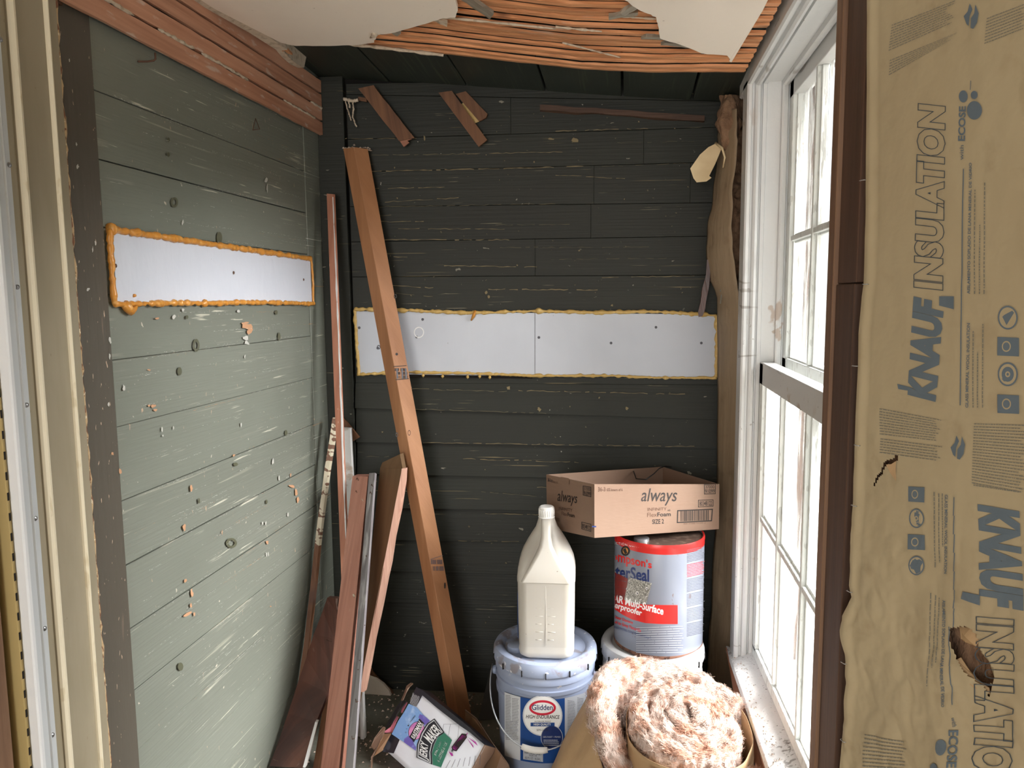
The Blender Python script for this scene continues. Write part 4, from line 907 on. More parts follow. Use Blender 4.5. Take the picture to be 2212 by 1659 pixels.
def band(x0, x1, ytop, ybot, mt, sag=.0022, nu=8, nv=6, cx=1178, P=pu):      # label patch that follows the round rim
    vs = []; fs = []
    for j in range(nv+1):
        for i in range(nu+1):
            x = lerp(x0, x1, i/nu); y = lerp(ybot, ytop, j/nv)-sag*(x-cx)**2; vs.append((x, y))
    for j in range(nv):
        for i in range(nu): a = j*(nu+1)+i; fs.append((a, a+1, a+nu+2, a+nu+1))
    P.n = P.lay(vs); d = P.d.setdefault(mt.name, ([], [], mt)); k = len(d[0]); d[0].extend([(a_, b_, P.n) for a_, b_ in vs]); d[1].extend([tuple(q+k for q in f) for f in fs])
band(1090, 1124, 1512, 1649, M_ltlabel, nu=5); band(1124, 1220, 1512, 1649, M_blue); band(1220, 1265, 1512, 1640, M_ltlabel2, nu=5)
pu.ring(1172, 1546, 43, 44, 0, M_ltlabel, n=40); pu.ring(1172, 1546, 40, 41.5, 0, M_whitepr, n=40)
pu.ring(1192, 1593, 24, 26, 0, M_navy, n=30); pu.ring(1192, 1593, 24, 26, .95, M_ltlabel2, n=30)
pu.ring(1172, 1529, 29, 16.5, 0, M_redpr, n=36); pu.ring(1172, 1529, 24, 11.5, 0, M_whitepr, n=36)
pu.text('Glidden', [(1149, 1534), (1194, 1534), (1194, 1522), (1149, 1522)], M_navy, bold=.012)
pu.text('HIGH ENDURANCE', [(1136, 1552), (1209, 1553), (1209, 1545), (1136, 1544)], M_black, shear=.15, bold=.012)
pu.text('INTERIOR PAINT', [(1155, 1560), (1190, 1560), (1190, 1557), (1155, 1557)], M_black)
pu.quad([(1146, 1569), (1198, 1569), (1198, 1561), (1146, 1561)], M_blue, 4, 1)
pu.text('HIGH QUALITY', [(1153, 1568), (1190, 1568), (1190, 1562.5), (1153, 1562.5)], M_whitepr, bold=.02)
pu.text('SEMI-GLOSS', [(1159, 1579), (1184, 1579), (1184, 1575), (1159, 1575)], M_black)
pu.text('100% PAINT + PRIMER', [(1173, 1594), (1211, 1594), (1211, 1590), (1173, 1590)], M_ltlabel2)
pu.lines([(1174, 1612), (1210, 1612), (1210, 1597), (1174, 1597)], 4, M_ltlabel2, seed=2)
pu.lines([(1131, 1621), (1171, 1624), (1171, 1614), (1131, 1610)], 2, M_ltlabel, seed=3)
pu.quad([(1130, 1640), (1173, 1646), (1173, 1626), (1130, 1620)], M_ltlabel2, 4, 2)
pu.text('LIGHT BASE / BASE 1', [(1133, 1627), (1170, 1632), (1170, 1627.5), (1133, 1622.5)], M_black, bold=.02)
pu.text('GL6114', [(1143, 1633), (1159, 1635), (1159, 1630.5), (1143, 1628.5)], M_black)
pu.text('620 FL OZ / 18.334 L', [(1134, 1638.5), (1168, 1643), (1168, 1638), (1134, 1634)], M_black)
for j, (x0, x1, y0, y1) in enumerate([(1092, 1104, 1500, 1555), (1106, 1121, 1507, 1560), (1092, 1121, 1556, 1598), (1226, 1243, 1512, 1600), (1247, 1262, 1506, 1596)]):
    pu.lines([(x0, y1), (x1, y1+2), (x1, y0+2), (x0, y0)], int((y1-y0)/3.2), M_tinyprint, seed=20+j, dash=3, fill=.3)
pu.done('label')

ju = thing('jug', (-.236, 2.205, .384), 'tall cream plastic jug with a moulded handle and white cap, standing on the paint bucket', 'jug')
JX, JY, JZ = -.2365, 2.205, .384
def rr(w_, d, r, n=6):
    out = []
    for sx_, sy_, a0 in ((1, 1, 0), (-1, 1, 90), (-1, -1, 180), (1, -1, 270)):
        for k in range(n+1):
            a = radians(a0+90*k/n); out.append((sx_*(w_/2-r)+r*cos(a), sy_*(d/2-r)+r*sin(a)))
    return out
def loft(name, secs, mt, parent, loc, rot=0):
    vs = []; fs = []
    for w_, d, r, z, oy in secs:
        for x, y in rr(w_, d, r): vs.append(Matrix.Rotation(rot, 3, 'Z') @ V((x, y+oy, z))+V(loc))
    n = len(rr(1, 1, .1))
    for i in range(len(secs)-1):
        for k in range(n): a, b = i*n+k, i*n+(k+1) % n; fs.append((a, b, b+n, a+n))
    fs += [tuple(range(n)), tuple((len(secs)-1)*n+k for k in range(n))]
    o = mk(name, vs, fs, mt, parent, smooth=True); o.data.set_sharp_from_angle(angle=radians(50)); return o
loft('body', [(.135, .135, .025, 0, 0), (.158, .150, .028, .008, 0), (.164, .156, .028, .022, 0), (.160, .152, .028, .036, 0), (.162, .154, .028, .040, 0), (.166, .158, .03, .10, 0), (.168, .160, .03, .226, 0), (.171, .163, .03, .232, 0), (.171, .163, .032, .242, 0), (.168, .156, .04, .262, .003), (.160, .140, .046, .285, .008), (.142, .118, .05, .310, .014), (.116, .094, .044, .335, .018), (.088, .076, .036, .358, .018), (.066, .066, .032, .376, .012), (.056, .058, .028, .392, .004), (.050, .052, .025, .402, 0), (.046, .046, .023, .412, 0)], M_jug, ju, (JX, JY, JZ), .06)
# handle and the flat triangular front it grows out of
loft('handle', [(.146, .02, .009, .236, -.074), (.122, .026, .010, .258, -.070), (.092, .030, .012, .285, -.062), (.062, .032, .013, .312, -.056), (.040, .030, .013, .336, -.050), (.030, .028, .012, .362, -.043), (.029, .028, .012, .384, -.036), (.030, .030, .012, .402, -.022), (.030, .028, .012, .410, -.008)], M_jug, ju, (JX, JY, JZ), .06)
lathe('cap', [(0, .442), (.019, .442), (.0225, .439), (.023, .436), (.023, .412), (.025, .410), (0, .410)], (JX, JY-.002, JZ), M_cap, ju, ns=40)
capo = [o for o in ju.children if o.name.startswith('cap')][0]
for k in range(24):
    a = 2*pi*k/24; tube('cap_rib', [(JX+.0232*cos(a), JY-.002+.0232*sin(a), JZ+.415), (JX+.0232*cos(a), JY-.002+.0232*sin(a), JZ+.434)], .0009, M_cap, capo, ns=4) if sin(a) < .4 else None
A_ = Matrix.Rotation(.06, 3, 'Z')
for k in range(7):
    z = JZ+.062+.024*k
    for s_, l in ((-1, .024), (1, .024)):
        a = V((JX, JY, z))+A_ @ V((s_*.004+(-.026 if s_ < 0 else .002), -.0788, 0)); b = a+A_ @ V((l*(.9 if k % 2 else .7), 0, 0)); tube('gauge_mark', [a, b], .0008, M_jug, ju, ns=5)
tube('seam', [V((JX, JY, JZ+z))+A_ @ V((0, -.0795, 0)) for z in (.045, .10, .16, .225)], .0007, M_jug, ju, ns=5)
c = V((JX, JY, JZ)); lx = -.0845
slab('side_label', [c+A_ @ V((lx, y, z)) for y, z in ((-.05, .05), (.05, .05), (.052, .09), (.052, .20), (.0, .222), (-.052, .19), (-.056, .10))], A_ @ V((.001, 0, 0)), M_blue, ju)

PXc, PYc = .081, 2.315
wp = thing('white_pail', (PXc, PYc, 0), 'white plastic pail with a ribbed lid under the waterproofer can', 'pail')
lathe('body', pailprof(.155, .365, .16), (PXc, PYc, 0), M_wpail, wp, ns=96)
lathe('lid', lidprof(.158, .375), (PXc, PYc, 0), M_wpail, wp, ns=96)
for k in range(16):
    a = 2*pi*k/16-1.75
    o = box('lid_slot', (-.0012, -.003, -.012), (.0012, .0008, .006), M_dark, wp, bevel=0)
    o.data.transform(Matrix.Translation((PXc+.1592*cos(a), PYc+.1592*sin(a), .352)) @ Matrix.Rotation(a+pi/2, 4, 'Z'))
KX, KY, KR, KZ = .0985, 2.335, .1365, .372
cn = thing('waterproofer_can', (KX, KY, KZ), 'large white metal can with red top band and waterproofer print, on the white pail', 'can')
lathe('body', [(0, .002), (KR*.97, .002), (KR*.985, 0), (KR*.985, .006), (KR, .012), (KR, .339), (KR*.985, .345), (KR*.97, .347), (KR*.95, .337), (0, .337)], (KX, KY, KZ), M_can, cn, ns=96)
lathe('bottom_rim', [(KR*.97, 0), (KR*1.004, 0), (KR*1.008, .004), (KR*1.002, .010), (KR*.98, .010)], (KX, KY, KZ), M_rust, cn, ns=96)
lathe('top_band', [(KR*1.002, .335), (KR*1.002, .322), (KR*1.0015, .321), (KR*.99, .321)], (KX, KY, KZ), M_canred, cn, ns=96)
lathe('top_rim', [(KR*.97, .335), (KR*1.006, .335), (KR*1.008, .343), (KR*.995, .349), (KR*.965, .347)], (KX, KY, KZ), M_canred, cn, ns=96)
lathe('top', [(0, .339), (KR*.96, .339), (KR*.965, .343), (KR*.95, .3405), (0, .3405)], (KX, KY, KZ), M_cantop, cn, ns=64)
lathe('spout', [(0, .351), (.020, .351), (.023, .349), (.023, .340), (0, .340)], (KX-.055, KY-.07, KZ), M_steel, cn, ns=28)
pc = Print(cn, cyl(KX, KY, KR+.0006), maxlen=5)
pc.text('Thompson\'s', [(1296, 1214), (1408, 1233), (1408, 1212), (1296, 1178)], M_canred, bold=.022)
pc.text('WaterSeal', [(1290, 1244), (1402, 1257), (1402, 1230), (1290, 1214)], M_navy, bold=.022)
def clampx(P_, x0=1327):
    for nm, (vs, fs, mt) in P_.d.items():
        fs[:] = [f for f in fs if all(vs[i][0] > x0 for i in f)]
def gridq(P_, q, mt, nu, nv): P_.quad(q, mt, nu, nv)
gridq(pc, [(1328, 1306), (1352, 1316), (1356, 1250), (1328, 1236)], M_redbrick, 4, 6)
for yy in (1252, 1268, 1284): pc.quad([(1328, yy), (1353, yy+5), (1353, yy+4), (1328, yy-1)], M_tinyprint, 3, 1)
gridq(pc, [(1348, 1298), (1395, 1307), (1408, 1260), (1358, 1247)], M_stonepr, 6, 6)
for x, y, r in [(1376, 1281, 3), (1397, 1271, 2.5), (1384, 1296, 2), (1396, 1290, 1.5), (1354, 1272, 1.5)]: pc.ring(x, y, r, r*1.2, .6, M_whitepr, n=10); pc.ring(x+.8, y+.8, r*.5, r*.6, 0, M_tinyprint, n=8)
bnd = [(1328, 1287), (1345, 1295), (1365, 1302), (1394, 1306), (1430, 1307), (1464, 1307), (1464, 1348), (1430, 1348), (1394, 1346), (1365, 1338), (1345, 1328), (1328, 1316)]
n6 = 6
for i in range(5): pc.quad([bnd[11-i], bnd[10-i], bnd[i+1], bnd[i]], M_canred, 2, 3)
pc.text('CLEAR Multi-Surface', [(1300, 1293), (1433, 1329), (1433, 1312), (1300, 1276)], M_whitepr, shear=.2, bold=.028)
pc.text('Waterproofer', [(1303, 1310), (1387, 1335), (1387, 1318), (1303, 1291)], M_whitepr, shear=.2, bold=.028)
pc.text('Prevents Water Damage', [(1297, 1328), (1367, 1350), (1367, 1342), (1297, 1318)], M_canred, bold=.02)
pc.text('Weathers Wood to Gray Naturally', [(1285, 1334), (1385, 1368), (1385, 1359), (1285, 1324)], M_canred, bold=.02)
pc.text('DECKS, FENCES, BRICK PATIOS, CONCRETE DRIVEWAYS.', [(1290, 1345), (1408, 1383), (1408, 1378), (1290, 1338)], M_navy)
pc.text('SATISFACTION GUARANTEED', [(1300, 1172), (1411, 1187), (1411, 1182), (1300, 1166)], M_whitepr, space=1.2)
pc.ring(1351, 1190, 10, 11, 0, M_black, n=12); pc.ring(1351, 1190, 6, 7, 0, M_bead1, n=9)
pc.lines([(1374, 1412), (1478, 1412), (1478, 1350), (1374, 1354)], 12, M_ltlabel2, seed=8, dash=2, fill=.25)
for j in range(6):
    pc.lines([(1484, 1216+32*j), (1522, 1207+32*j), (1522, 1179+32*j), (1484, 1187+32*j)], 9, (M_tinyprint, M_canred)[j in (1,)] if j != 3 else M_tinyprint, seed=30+j, dash=3, fill=.35)
clampx(pc); pc.done('printing')

# ================================================================== CARDBOARD TRAY
bt = thing('cardboard_box', (.0, 2.35, .735), 'open brown cardboard tray printed with black lettering, balanced on top of the waterproofer can', 'box')
y1_, y0_, y2_, y3_ = 2.135, 2.345, 2.385, 2.59
FT, LT, RT, KT = onY(1284, 1046, y1_), onY(1180, 1025, y0_), onY(1554, 1046, y2_), onY(1432, 1008, y3_)
FBm, LB, RBm = onY(1284, 1162, y1_-.005), onY(1182, 1140, y0_-.005), onY(1553, 1143, y2_-.005)
KB = LB+RBm-FBm
def side(name, a, b, c_, d, par, t=.0035):
    n = (V(b)-V(a)).cross(V(d)-V(a)).normalized(); ctr = (FT+LT+RT+KT)/4
    if n.dot(ctr-V(a)) < 0: n = -n
    return slab(name, [a, b, c_, d], n*t, M_card, par, (V(b)-V(a), V(d)-V(a)))
side('side_panel', FBm, RBm, RT, FT, bt); side('side_panel', LB, FBm, FT, LT, bt); side('side_panel', KB, LB, LT, KT, bt); side('side_panel', RBm, KB, KT, RT, bt)
slab('base_panel', [FBm+V((0, 0, .002)), RBm+V((0, 0, .002)), KB+V((0, 0, .002)), LB+V((0, 0, .002))], (0, 0, .004), M_card, bt)
slab('lapped_flap', [LT.lerp(FT, .33)+V((0, -.002, .003)), LT.lerp(FT, .50)+V((0, -.002, .003)), LT.lerp(FT, .50)+V((0, -.002, -.016)), LT.lerp(FT, .33)+V((0, -.002, -.016))], (0, -.002, 0), M_card, bt)
tube('black_cord', [onY(1366, 1010, 2.56), onY(1370, 1022, 2.50), onY(1374, 1034, 2.44), onY(1395, 1036, 2.40), onY(1412, 1024, 2.45), onY(1424, 1012, 2.52), onY(1436, 1007, 2.57), onY(1450, 1009, 2.58)], .0018, M_wire, bt, ns=6)
pbx = Print(bt, plane3(FT, RT, FBm, .0006))
pbx.text('always', [(1385, 1092), (1463, 1092), (1463, 1055), (1385, 1055)], M_black, shear=.25, bold=.004)
pbx.text('INFINITY', [(1399, 1104), (1440, 1102), (1440, 1096), (1399, 1097)], M_wirer)
pbx.text('with', [(1442, 1104), (1448, 1104), (1448, 1100), (1442, 1100)], M_black)
pbx.text('Flex', [(1398, 1117), (1419, 1116), (1419, 1107), (1398, 1108)], M_wirer); pbx.text('Foam', [(1420, 1116), (1449, 1115), (1449, 1106), (1420, 1107)], M_black, bold=.02)
pbx.text('SIZE 2', [(1409, 1132), (1434, 1131), (1434, 1121), (1409, 1122)], M_black, bold=.02)
pbx.text('36-3 ct', [(1292, 1062), (1318, 1061), (1318, 1052), (1292, 1052)], M_wirer, bold=.015); pbx.text('Inners of 6', [(1320, 1061), (1345, 1061), (1345, 1055), (1320, 1055)], M_wirer, bold=.01)
def frame(P_, q, mt, t=.06):
    (a, b, c_, d) = q
    def L2(p, r, k): return (lerp(p[0], r[0], k), lerp(p[1], r[1], k))
    w1 = 1.3
    P_.quad([a, b, (b[0], b[1]-w1), (a[0], a[1]-w1)], mt); P_.quad([(d[0], d[1]+w1), (c_[0], c_[1]+w1), c_, d], mt)
    P_.quad([a, (a[0]+w1, a[1]), (d[0]+w1, d[1]), d], mt); P_.quad([(b[0]-w1, b[1]), b, c_, (c_[0]-w1, c_[1])], mt)
frame(pbx, [(1521, 1068), (1546, 1067), (1546, 1045), (1521, 1046)], M_black); pbx.text('37000', [(1524, 1055), (1543, 1055), (1543, 1048), (1524, 1048)], M_black); pbx.text('91099', [(1523, 1066), (1544, 1065), (1544, 1056.5), (1523, 1057)], M_black, bold=.01)
frame(pbx, [(1508, 1096), (1541, 1094), (1541, 1079), (1508, 1080)], M_black); pbx.text('80348122', [(1511, 1093), (1538, 1092), (1538, 1082), (1511, 1083)], M_black, bold=.01)
frame(pbx, [(1462, 1130), (1538, 1126), (1540, 1099), (1463, 1102)], M_black); frame(pbx, [(1463, 1129), (1537, 1125), (1539, 1100), (1464, 1103)], M_black)
x = 1470; rc = random.Random(2)
while x < 1531:
    w_ = rc.choice((.8, 1.2, 2)); pbx.quad([(x, 1126.5-(x-1462)*.04), (x+w_, 1126.5-(x-1462)*.04), (x+w_, 1104-(x-1462)*.03), (x, 1104-(x-1462)*.03)], M_black); x += w_+rc.choice((1, 1.6))
pbx.text('400 37000 91099 2', [(1476, 1133), (1524, 1131), (1524, 1128), (1476, 1130)], M_wirer)
pbx.quad([(1279, 1139), (1288, 1139), (1288, 1136), (1279, 1136)], M_navy)
pbx.done('lettering')
pbl = Print(bt, plane3(FT, LT, FBm, .0006))
pbl.text('always', [(1204, 1090), (1247, 1094), (1247, 1066), (1204, 1058)], M_black, shear=.2, bold=.004)
pbl.text('INFINITY', [(1207, 1102), (1236, 1106), (1236, 1099), (1207, 1095)], M_wirer); pbl.text('Flex', [(1213, 1113), (1225, 1115), (1225, 1107), (1213, 1105)], M_wirer); pbl.text('Foam', [(1226, 1115), (1241, 1118), (1241, 1110), (1226, 1107)], M_black, bold=.02)
pbl.text('36-3 ct', [(1183, 1040), (1193, 1042), (1193, 1034), (1183, 1032)], M_black, bold=.02); pbl.text('Inners of 6', [(1194, 1043), (1205, 1045), (1205, 1039), (1194, 1037)], M_wirer)
frame(pbl, [(1259, 1070), (1277, 1074), (1277, 1052), (1259, 1049)], M_black); pbl.text('37000', [(1261, 1059), (1275, 1061), (1275, 1054), (1261, 1052)], M_black); pbl.text('91099', [(1261, 1069), (1275, 1072), (1275, 1063), (1261, 1060.5)], M_black, bold=.01)
frame(pbl, [(1256, 1143), (1277, 1149), (1277, 1132), (1256, 1127)], M_black); pbl.text('80348122', [(1258, 1141), (1275, 1146), (1275, 1136), (1258, 1131)], M_black, bold=.01)
pbl.lines([(1186, 1122), (1210, 1128), (1210, 1120), (1186, 1113)], 4, M_wirer, seed=4)
pbl.done('lettering')

# ================================================================== PRODUCT BOX ON THE FLOOR
n = V((sin(radians(-25))*cos(radians(35)), -cos(radians(-25))*cos(radians(35)), sin(radians(35))))
jA = onY(905, 1488, 2.22); jp = lambda px, py, off=.0: onP(px, py, jA+n*off, n)
Jtr, Jtl = jA, jp(835, 1622); jd = (jp(1062, 1622)-jA).normalized()*.30
Jbr, Jbl = Jtr+jd, Jtl+jd
bot_z = min((Jbl-n*.08).z, (Jtl-n*.08).z, Jbl.z)
jb = thing('product_box', (Jtl.x, Jtl.y, 0), 'crumpled white and purple food gadget carton lying tilted on the floor, brown flaps torn open', 'box')
dk = -n*.075
def clampz(p): return V((p.x, p.y, max(p.z, .002)))
q = [Jtl, Jbl, Jbr, Jtr]; qb = [clampz(p+dk) for p in q]; q = [clampz(p) for p in q]
def quadslab(nm, a, b, c_, d, mt, t=.0015): nn = (b-a).cross(d-a).normalized(); return slab(nm, [a, b, c_, d], nn*t, mt, jb)
def face(u, v):
    a = q[0].lerp(q[3], u); b = q[1].lerp(q[2], u); p = a.lerp(b, v)
    return p+n*(.0028*nz(p.x*14, p.y*14, p.z*14))*(1 if 0 < u < 1 and 0 < v < 1 else 0)-n*(.03*max(0, v-.55)**2)
grid('front_panel', face, 14, 20, M_jface, jb, smooth=True, thick=.0012)
quadslab('side_panel', q[0], q[1], qb[1], qb[0], M_jpink); quadslab('side_panel', q[3], q[2], qb[2], qb[3], M_jblack); quadslab('bottom_panel', q[1], q[2], qb[2], qb[1], M_card)
quadslab('back_panel', qb[0], qb[1], qb[2], qb[3], M_card)
js = lambda px, py: jp(px, py, .0038)
pj = Print(jb, js, maxlen=30)
def zq(*p): return [(800+x/6.94, 1420+y/6.94) for x, y in p]      # coordinates read off a 6.94x enlargement
pj.poly(zq((690, 440), (800, 510), (1130, 760), (1500, 1060), (1690, 1250), (1660, 1240), (1350, 1030), (1000, 760), (780, 570), (690, 740), (575, 690)), M_jblack)
pj.poly(zq((320, 1140), (440, 1235), (350, 1440), (180, 1415)), M_jblack)
pj.poly(zq((575, 695), (690, 745), (790, 860), (895, 950), (815, 1020), (700, 1290), (680, 1400), (500, 1270), (320, 1150), (420, 950), (500, 830)), M_jsky)
pj.poly(zq((740, 850), (800, 870), (895, 950), (815, 1020), (780, 960), (720, 900)), M_jpurple)
pj.poly(zq((560, 1180), (620, 1170), (640, 1290), (690, 1340), (680, 1400), (500, 1270), (510, 1220)), M_jpurple)
pj.poly(zq((640, 1270), (700, 1290), (690, 1350)), M_jsky)
cx, cy = 800+690/6.94, 1420+1100/6.94
pj.ring(cx, cy, 16.5, 21, 0, M_jblack, rot=.5, n=30); pj.ring(cx, cy, 15.5, 20, 0, M_jpink, rot=.5, n=30)
pj.poly(zq((585, 1190), (735, 915), (810, 990), (655, 1270)), M_jblack)
pj.text('EASTMAN', zq((660, 1225), (775, 1000), (725, 945), (610, 1190)), M_whitepr, bold=.03); pj.text('OUTDOORS', zq((700, 1200), (800, 1010), (785, 985), (670, 1190)), M_whitepr, bold=.02)
for k, ch in enumerate('DO-IT-YOURSELF'):
    t = k/13; a = lerp(2.75, -.95, 0); ang = radians(lerp(205, 292, t)); x = 700+185*cos(ang)*.93; y = 1080+210*sin(ang)
    x = lerp(535, 675, t**.9); y = 1135-250*(t**.62); pj.text(ch, zq((x, y), (x+10, y-16), (x-6, y-24), (x-16, y-8)), M_black) if ch != '-' else None
pj.poly(zq((960, 915), (1110, 1120), (1100, 1140), (1000, 1200), (950, 1310), (920, 1420), (930, 1610), (690, 1500), (700, 1300), (760, 1130), (850, 990)), M_jblack)
pj.poly(zq((955, 935), (1088, 1120), (990, 1180), (925, 1300), (898, 1420), (905, 1590), (705, 1495), (718, 1310), (775, 1140), (865, 1000)), M_ltlabel)
pj.poly(zq((958, 950), (1072, 1118), (980, 1170), (912, 1300), (884, 1420), (890, 1570), (720, 1480), (732, 1310), (790, 1150), (872, 1010)), M_jblack)
pj.text('JERKY', zq((880, 1555), (905, 1320), (760, 1240), (730, 1470)), M_whitepr, bold=.02); pj.text('MAKER', zq((915, 1300), (1065, 1110), (960, 985), (790, 1180)), M_whitepr, bold=.02)
pj.poly(zq((1110, 1130), (1225, 1240), (1060, 1650), (935, 1610), (925, 1430), (960, 1310), (1010, 1200)), M_jgreen)
pj.text('JERKY GUN', zq((985, 1480), (1080, 1280), (1045, 1245), (950, 1460)), M_whitepr, bold=.02); pj.text('& DRYING RACK', zq((1030, 1580), (1160, 1285), (1120, 1255), (995, 1545)), M_whitepr, bold=.02)
pj.poly(zq((1215, 1345), (1370, 1140), (1440, 1150), (1450, 1200), (1290, 1410), (1230, 1390)), M_black); pj.poly(zq((1232, 1345), (1375, 1160), (1425, 1170), (1428, 1205), (1285, 1390), (1240, 1375)), M_magenta)
pj.poly(zq((1225, 1370), (1250, 1385), (1225, 1420), (1210, 1405)), M_tinyprint)
for a in [((1100, 1000), (1195, 1000), (1195, 1003), (1100, 1003)), ((1195, 1000), (1330, 992), (1330, 996), (1195, 1004)), ((1098, 1000), (1103, 1000), (1088, 1090), (1083, 1090)), ((1328, 995), (1332, 995), (1312, 1205), (1308, 1205)), ((1198, 1000), (1202, 1000), (1172, 1170), (1168, 1170)), ((1420, 1190), (1450, 1130), (1460, 1135), (1430, 1195)), ((1440, 1200), (1540, 1320), (1550, 1360), (1535, 1345)), ((1460, 1195), (1580, 1270), (1610, 1325), (1590, 1310)), ((1170, 1410), (1230, 1440), (1245, 1475), (1215, 1480))]:
    pj.poly(zq(*a), M_magenta if a[0][0] > 1410 or a[0][0] == 1170 else M_tinyprint)
for k in range(7): pj.quad(zq((1130+85*k, 1659-8*k), (1136+85*k, 1659-8*k), (1200+75*k, 1545-14*k), (1194+75*k, 1545-14*k)), M_tinyprint)
for k in range(8): pj.lines(zq((590+13*k, 690+8*k), (640+13*k, 520+9*k), (650+13*k, 525+9*k), (600+13*k, 695+8*k)), 1, M_ltlabel, seed=60+k, dash=4)
pj.done('printing')
# flaps
def flap(nm, pts, mt, t=.0025): slab(nm, pts, (0, .001, t), mt, jb)
M_f = M_card
flapz = lambda x, y, d: onY(800+x/6.94, 1420+y/6.94, d)
flap('torn_flap', [flapz(550, 1, 2.25) if 0 else flapz(630, 395, 2.235), flapz(600, 395, 2.24), flapz(540, 440, 2.24), flapz(500, 560, 2.22), flapz(460, 650, 2.21), flapz(490, 650, 2.2), flapz(530, 560, 2.21), flapz(560, 470, 2.22), flapz(640, 405, 2.22)], M_f)
flap('torn_flap', [flapz(490, 640, 2.22), flapz(400, 740, 2.215), flapz(250, 1010, 2.19), flapz(230, 1060, 2.18), flapz(330, 980, 2.18), flapz(420, 830, 2.19), flapz(540, 680, 2.20)], M_jblack)
flap('torn_flap', [flapz(510, 690, 2.215), flapz(555, 685, 2.205), flapz(480, 830, 2.195), flapz(460, 820, 2.2)], M_jrose)
flap('torn_flap', [flapz(400, 890, 2.195), flapz(415, 910, 2.185), flapz(330, 1130, 2.165), flapz(200, 1130, 2.165), flapz(300, 1060, 2.175)], M_jrose)
flap('torn_flap', [flapz(190, 1050, 2.17), flapz(225, 1060, 2.165), flapz(210, 1150, 2.155), flapz(130, 1290, 2.14), flapz(60, 1400, 2.13), flapz(10, 1340, 2.14), flapz(60, 1220, 2.15)], M_f)
flap('torn_flap', [flapz(60, 1400, 2.13), flapz(110, 1330, 2.12), flapz(40, 1500, 2.10), flapz(30, 1659, 2.06), flapz(5, 1659, 2.06), flapz(10, 1500, 2.10)], M_f)
flap('torn_flap', [flapz(210, 1160, 2.15), flapz(310, 1150, 2.14), flapz(180, 1400, 2.125), flapz(60, 1480, 2.12), flapz(130, 1310, 2.135)], M_cardin)
cf = thing('cardboard_flap', tuple(onY(1060, 1600, 2.12)), 'loose brown cardboard flap standing on edge between the food carton and the paint bucket', 'cardboard')
P = [onY(800+x/6.94, 1420+y/6.94, d) for x, y, d in [(1420, 800, 2.24), (1590, 930, 2.20), (1700, 1100, 2.16), (1820, 1290, 2.12), (1950, 1460, 2.08), (2080, 1640, 2.04)]]
rough_plank('flap_edge', P, (0, 0, .006), (.0, .004, 0), M_card, cf, jit=.0008)
slab('flap_face', [onY(1082, 1632, 2.075), onY(1100, 1656, 2.04), onZ(1112, 1720, .004), onZ(1068, 1712, .004), onY(1072, 1662, 2.05)], (0, .003, 0), M_card, cf)
slab('flap_body', [P[0], P[1], P[2], P[3], P[4]]+[V((P[4].x-.0, P[4].y, .004)), V((P[0].x, P[0].y, .004))], (.003, .002, 0), M_cardin, cf)

# ================================================================== ROLLED BATT IN FRONT OF THE WINDOW
rl = thing('insulation_roll', (.15, 1.88, 0), 'rolled pink fibreglass batt standing on end with brown kraft facing under the window', 'insulation')
def sweep(name, path, prof, mt, parent, amp, fr, seed, close=False, sub=4):
    # path: list of (x,y,z) tops ; prof: (offset along normal, dz)
    P = [V(p) for p in path]; D = []
    for i in range(len(P)-1):
        for k in range(sub):
            t = k/sub; p0 = P[max(i-1, 0)]; p1 = P[i]; p2 = P[i+1]; p3 = P[min(i+2, len(P)-1)]
            D.append(.5*((2*p1)+(p2-p0)*t+(2*p0-5*p1+4*p2-p3)*t*t+(3*p1-p0-3*p2+p3)*t**3))
    D.append(P[-1]); vs = []; fs = []; m_ = len(prof)
    for i, p in enumerate(D):
        d = D[min(i+1, len(D)-1)]-D[max(i-1, 0)]; nn = V((d.y, -d.x, 0)).normalized()
        sh = min(1, i/4+.3, (len(D)-1-i)/4+.3)
        for o_, dz in prof:
            v = p+nn*(o_*sh)+V((0, 0, dz)); q_ = v*fr
            q3 = v*150; q4 = v*70
            dv = .30*V((nz(q3.x, q3.y, q3.z), nz(q3.y, q3.z+5, q3.x), nz(q3.z, q3.x, q3.y+7)))+.35*V((nz(q4.x, q4.y, q4.z*2), nz(q4.y, q4.z+5, q4.x), nz(q4.z, q4.x, q4.y+7)))+V((nz(q_.x+seed, q_.y, q_.z), nz(q_.x, q_.y+seed, q_.z+9), nz(q_.x, q_.y+5, q_.z+seed)))+.6*V((nz(q_.x*2.6, q_.y*2.6, q_.z*2.6+seed), nz(q_.y*2.6, q_.x*2.6, seed), nz(q_.z*2.6, q_.x*2.6, q_.y*2.6)))
            vs.append(v+dv*amp)
    for i in range(len(D)-1):
        for j in range(m_-1): a = i*m_+j; fs.append((a, a+1, a+m_+1, a+m_))
    fs += [tuple(range(m_)), tuple((len(D)-1)*m_+j for j in range(m_))]
    return mk(name, vs, fs, mt, parent, smooth=True)
RC = V((.158, 1.885, .385))
def spiral(t):      # t 0..1 from outside to the core
    a = radians(125)+t*2*pi*2.9; k = 1-t*.93
    k *= 1+.10*nz(t*9, 7.7); return V((RC.x+.128*k*cos(a)+.012*t, RC.y+.165*k*sin(a)-.01*t, RC.z+.014*sin(a)-.03*max(0, cos(a))*k+.006*t+.010*nz(t*14, 2.2)))
Pf0 = [(-.045, -.36), (-.042, -.12), (-.040, -.04), (-.036, -.022), (-.030, -.010), (-.022, -.003), (-.012, .001), (-.003, .003), (.005, .003), (.014, .001), (.023, -.003), (.030, -.010), (.036, -.022), (.040, -.05), (.042, -.12), (.045, -.36)]
Pf = []
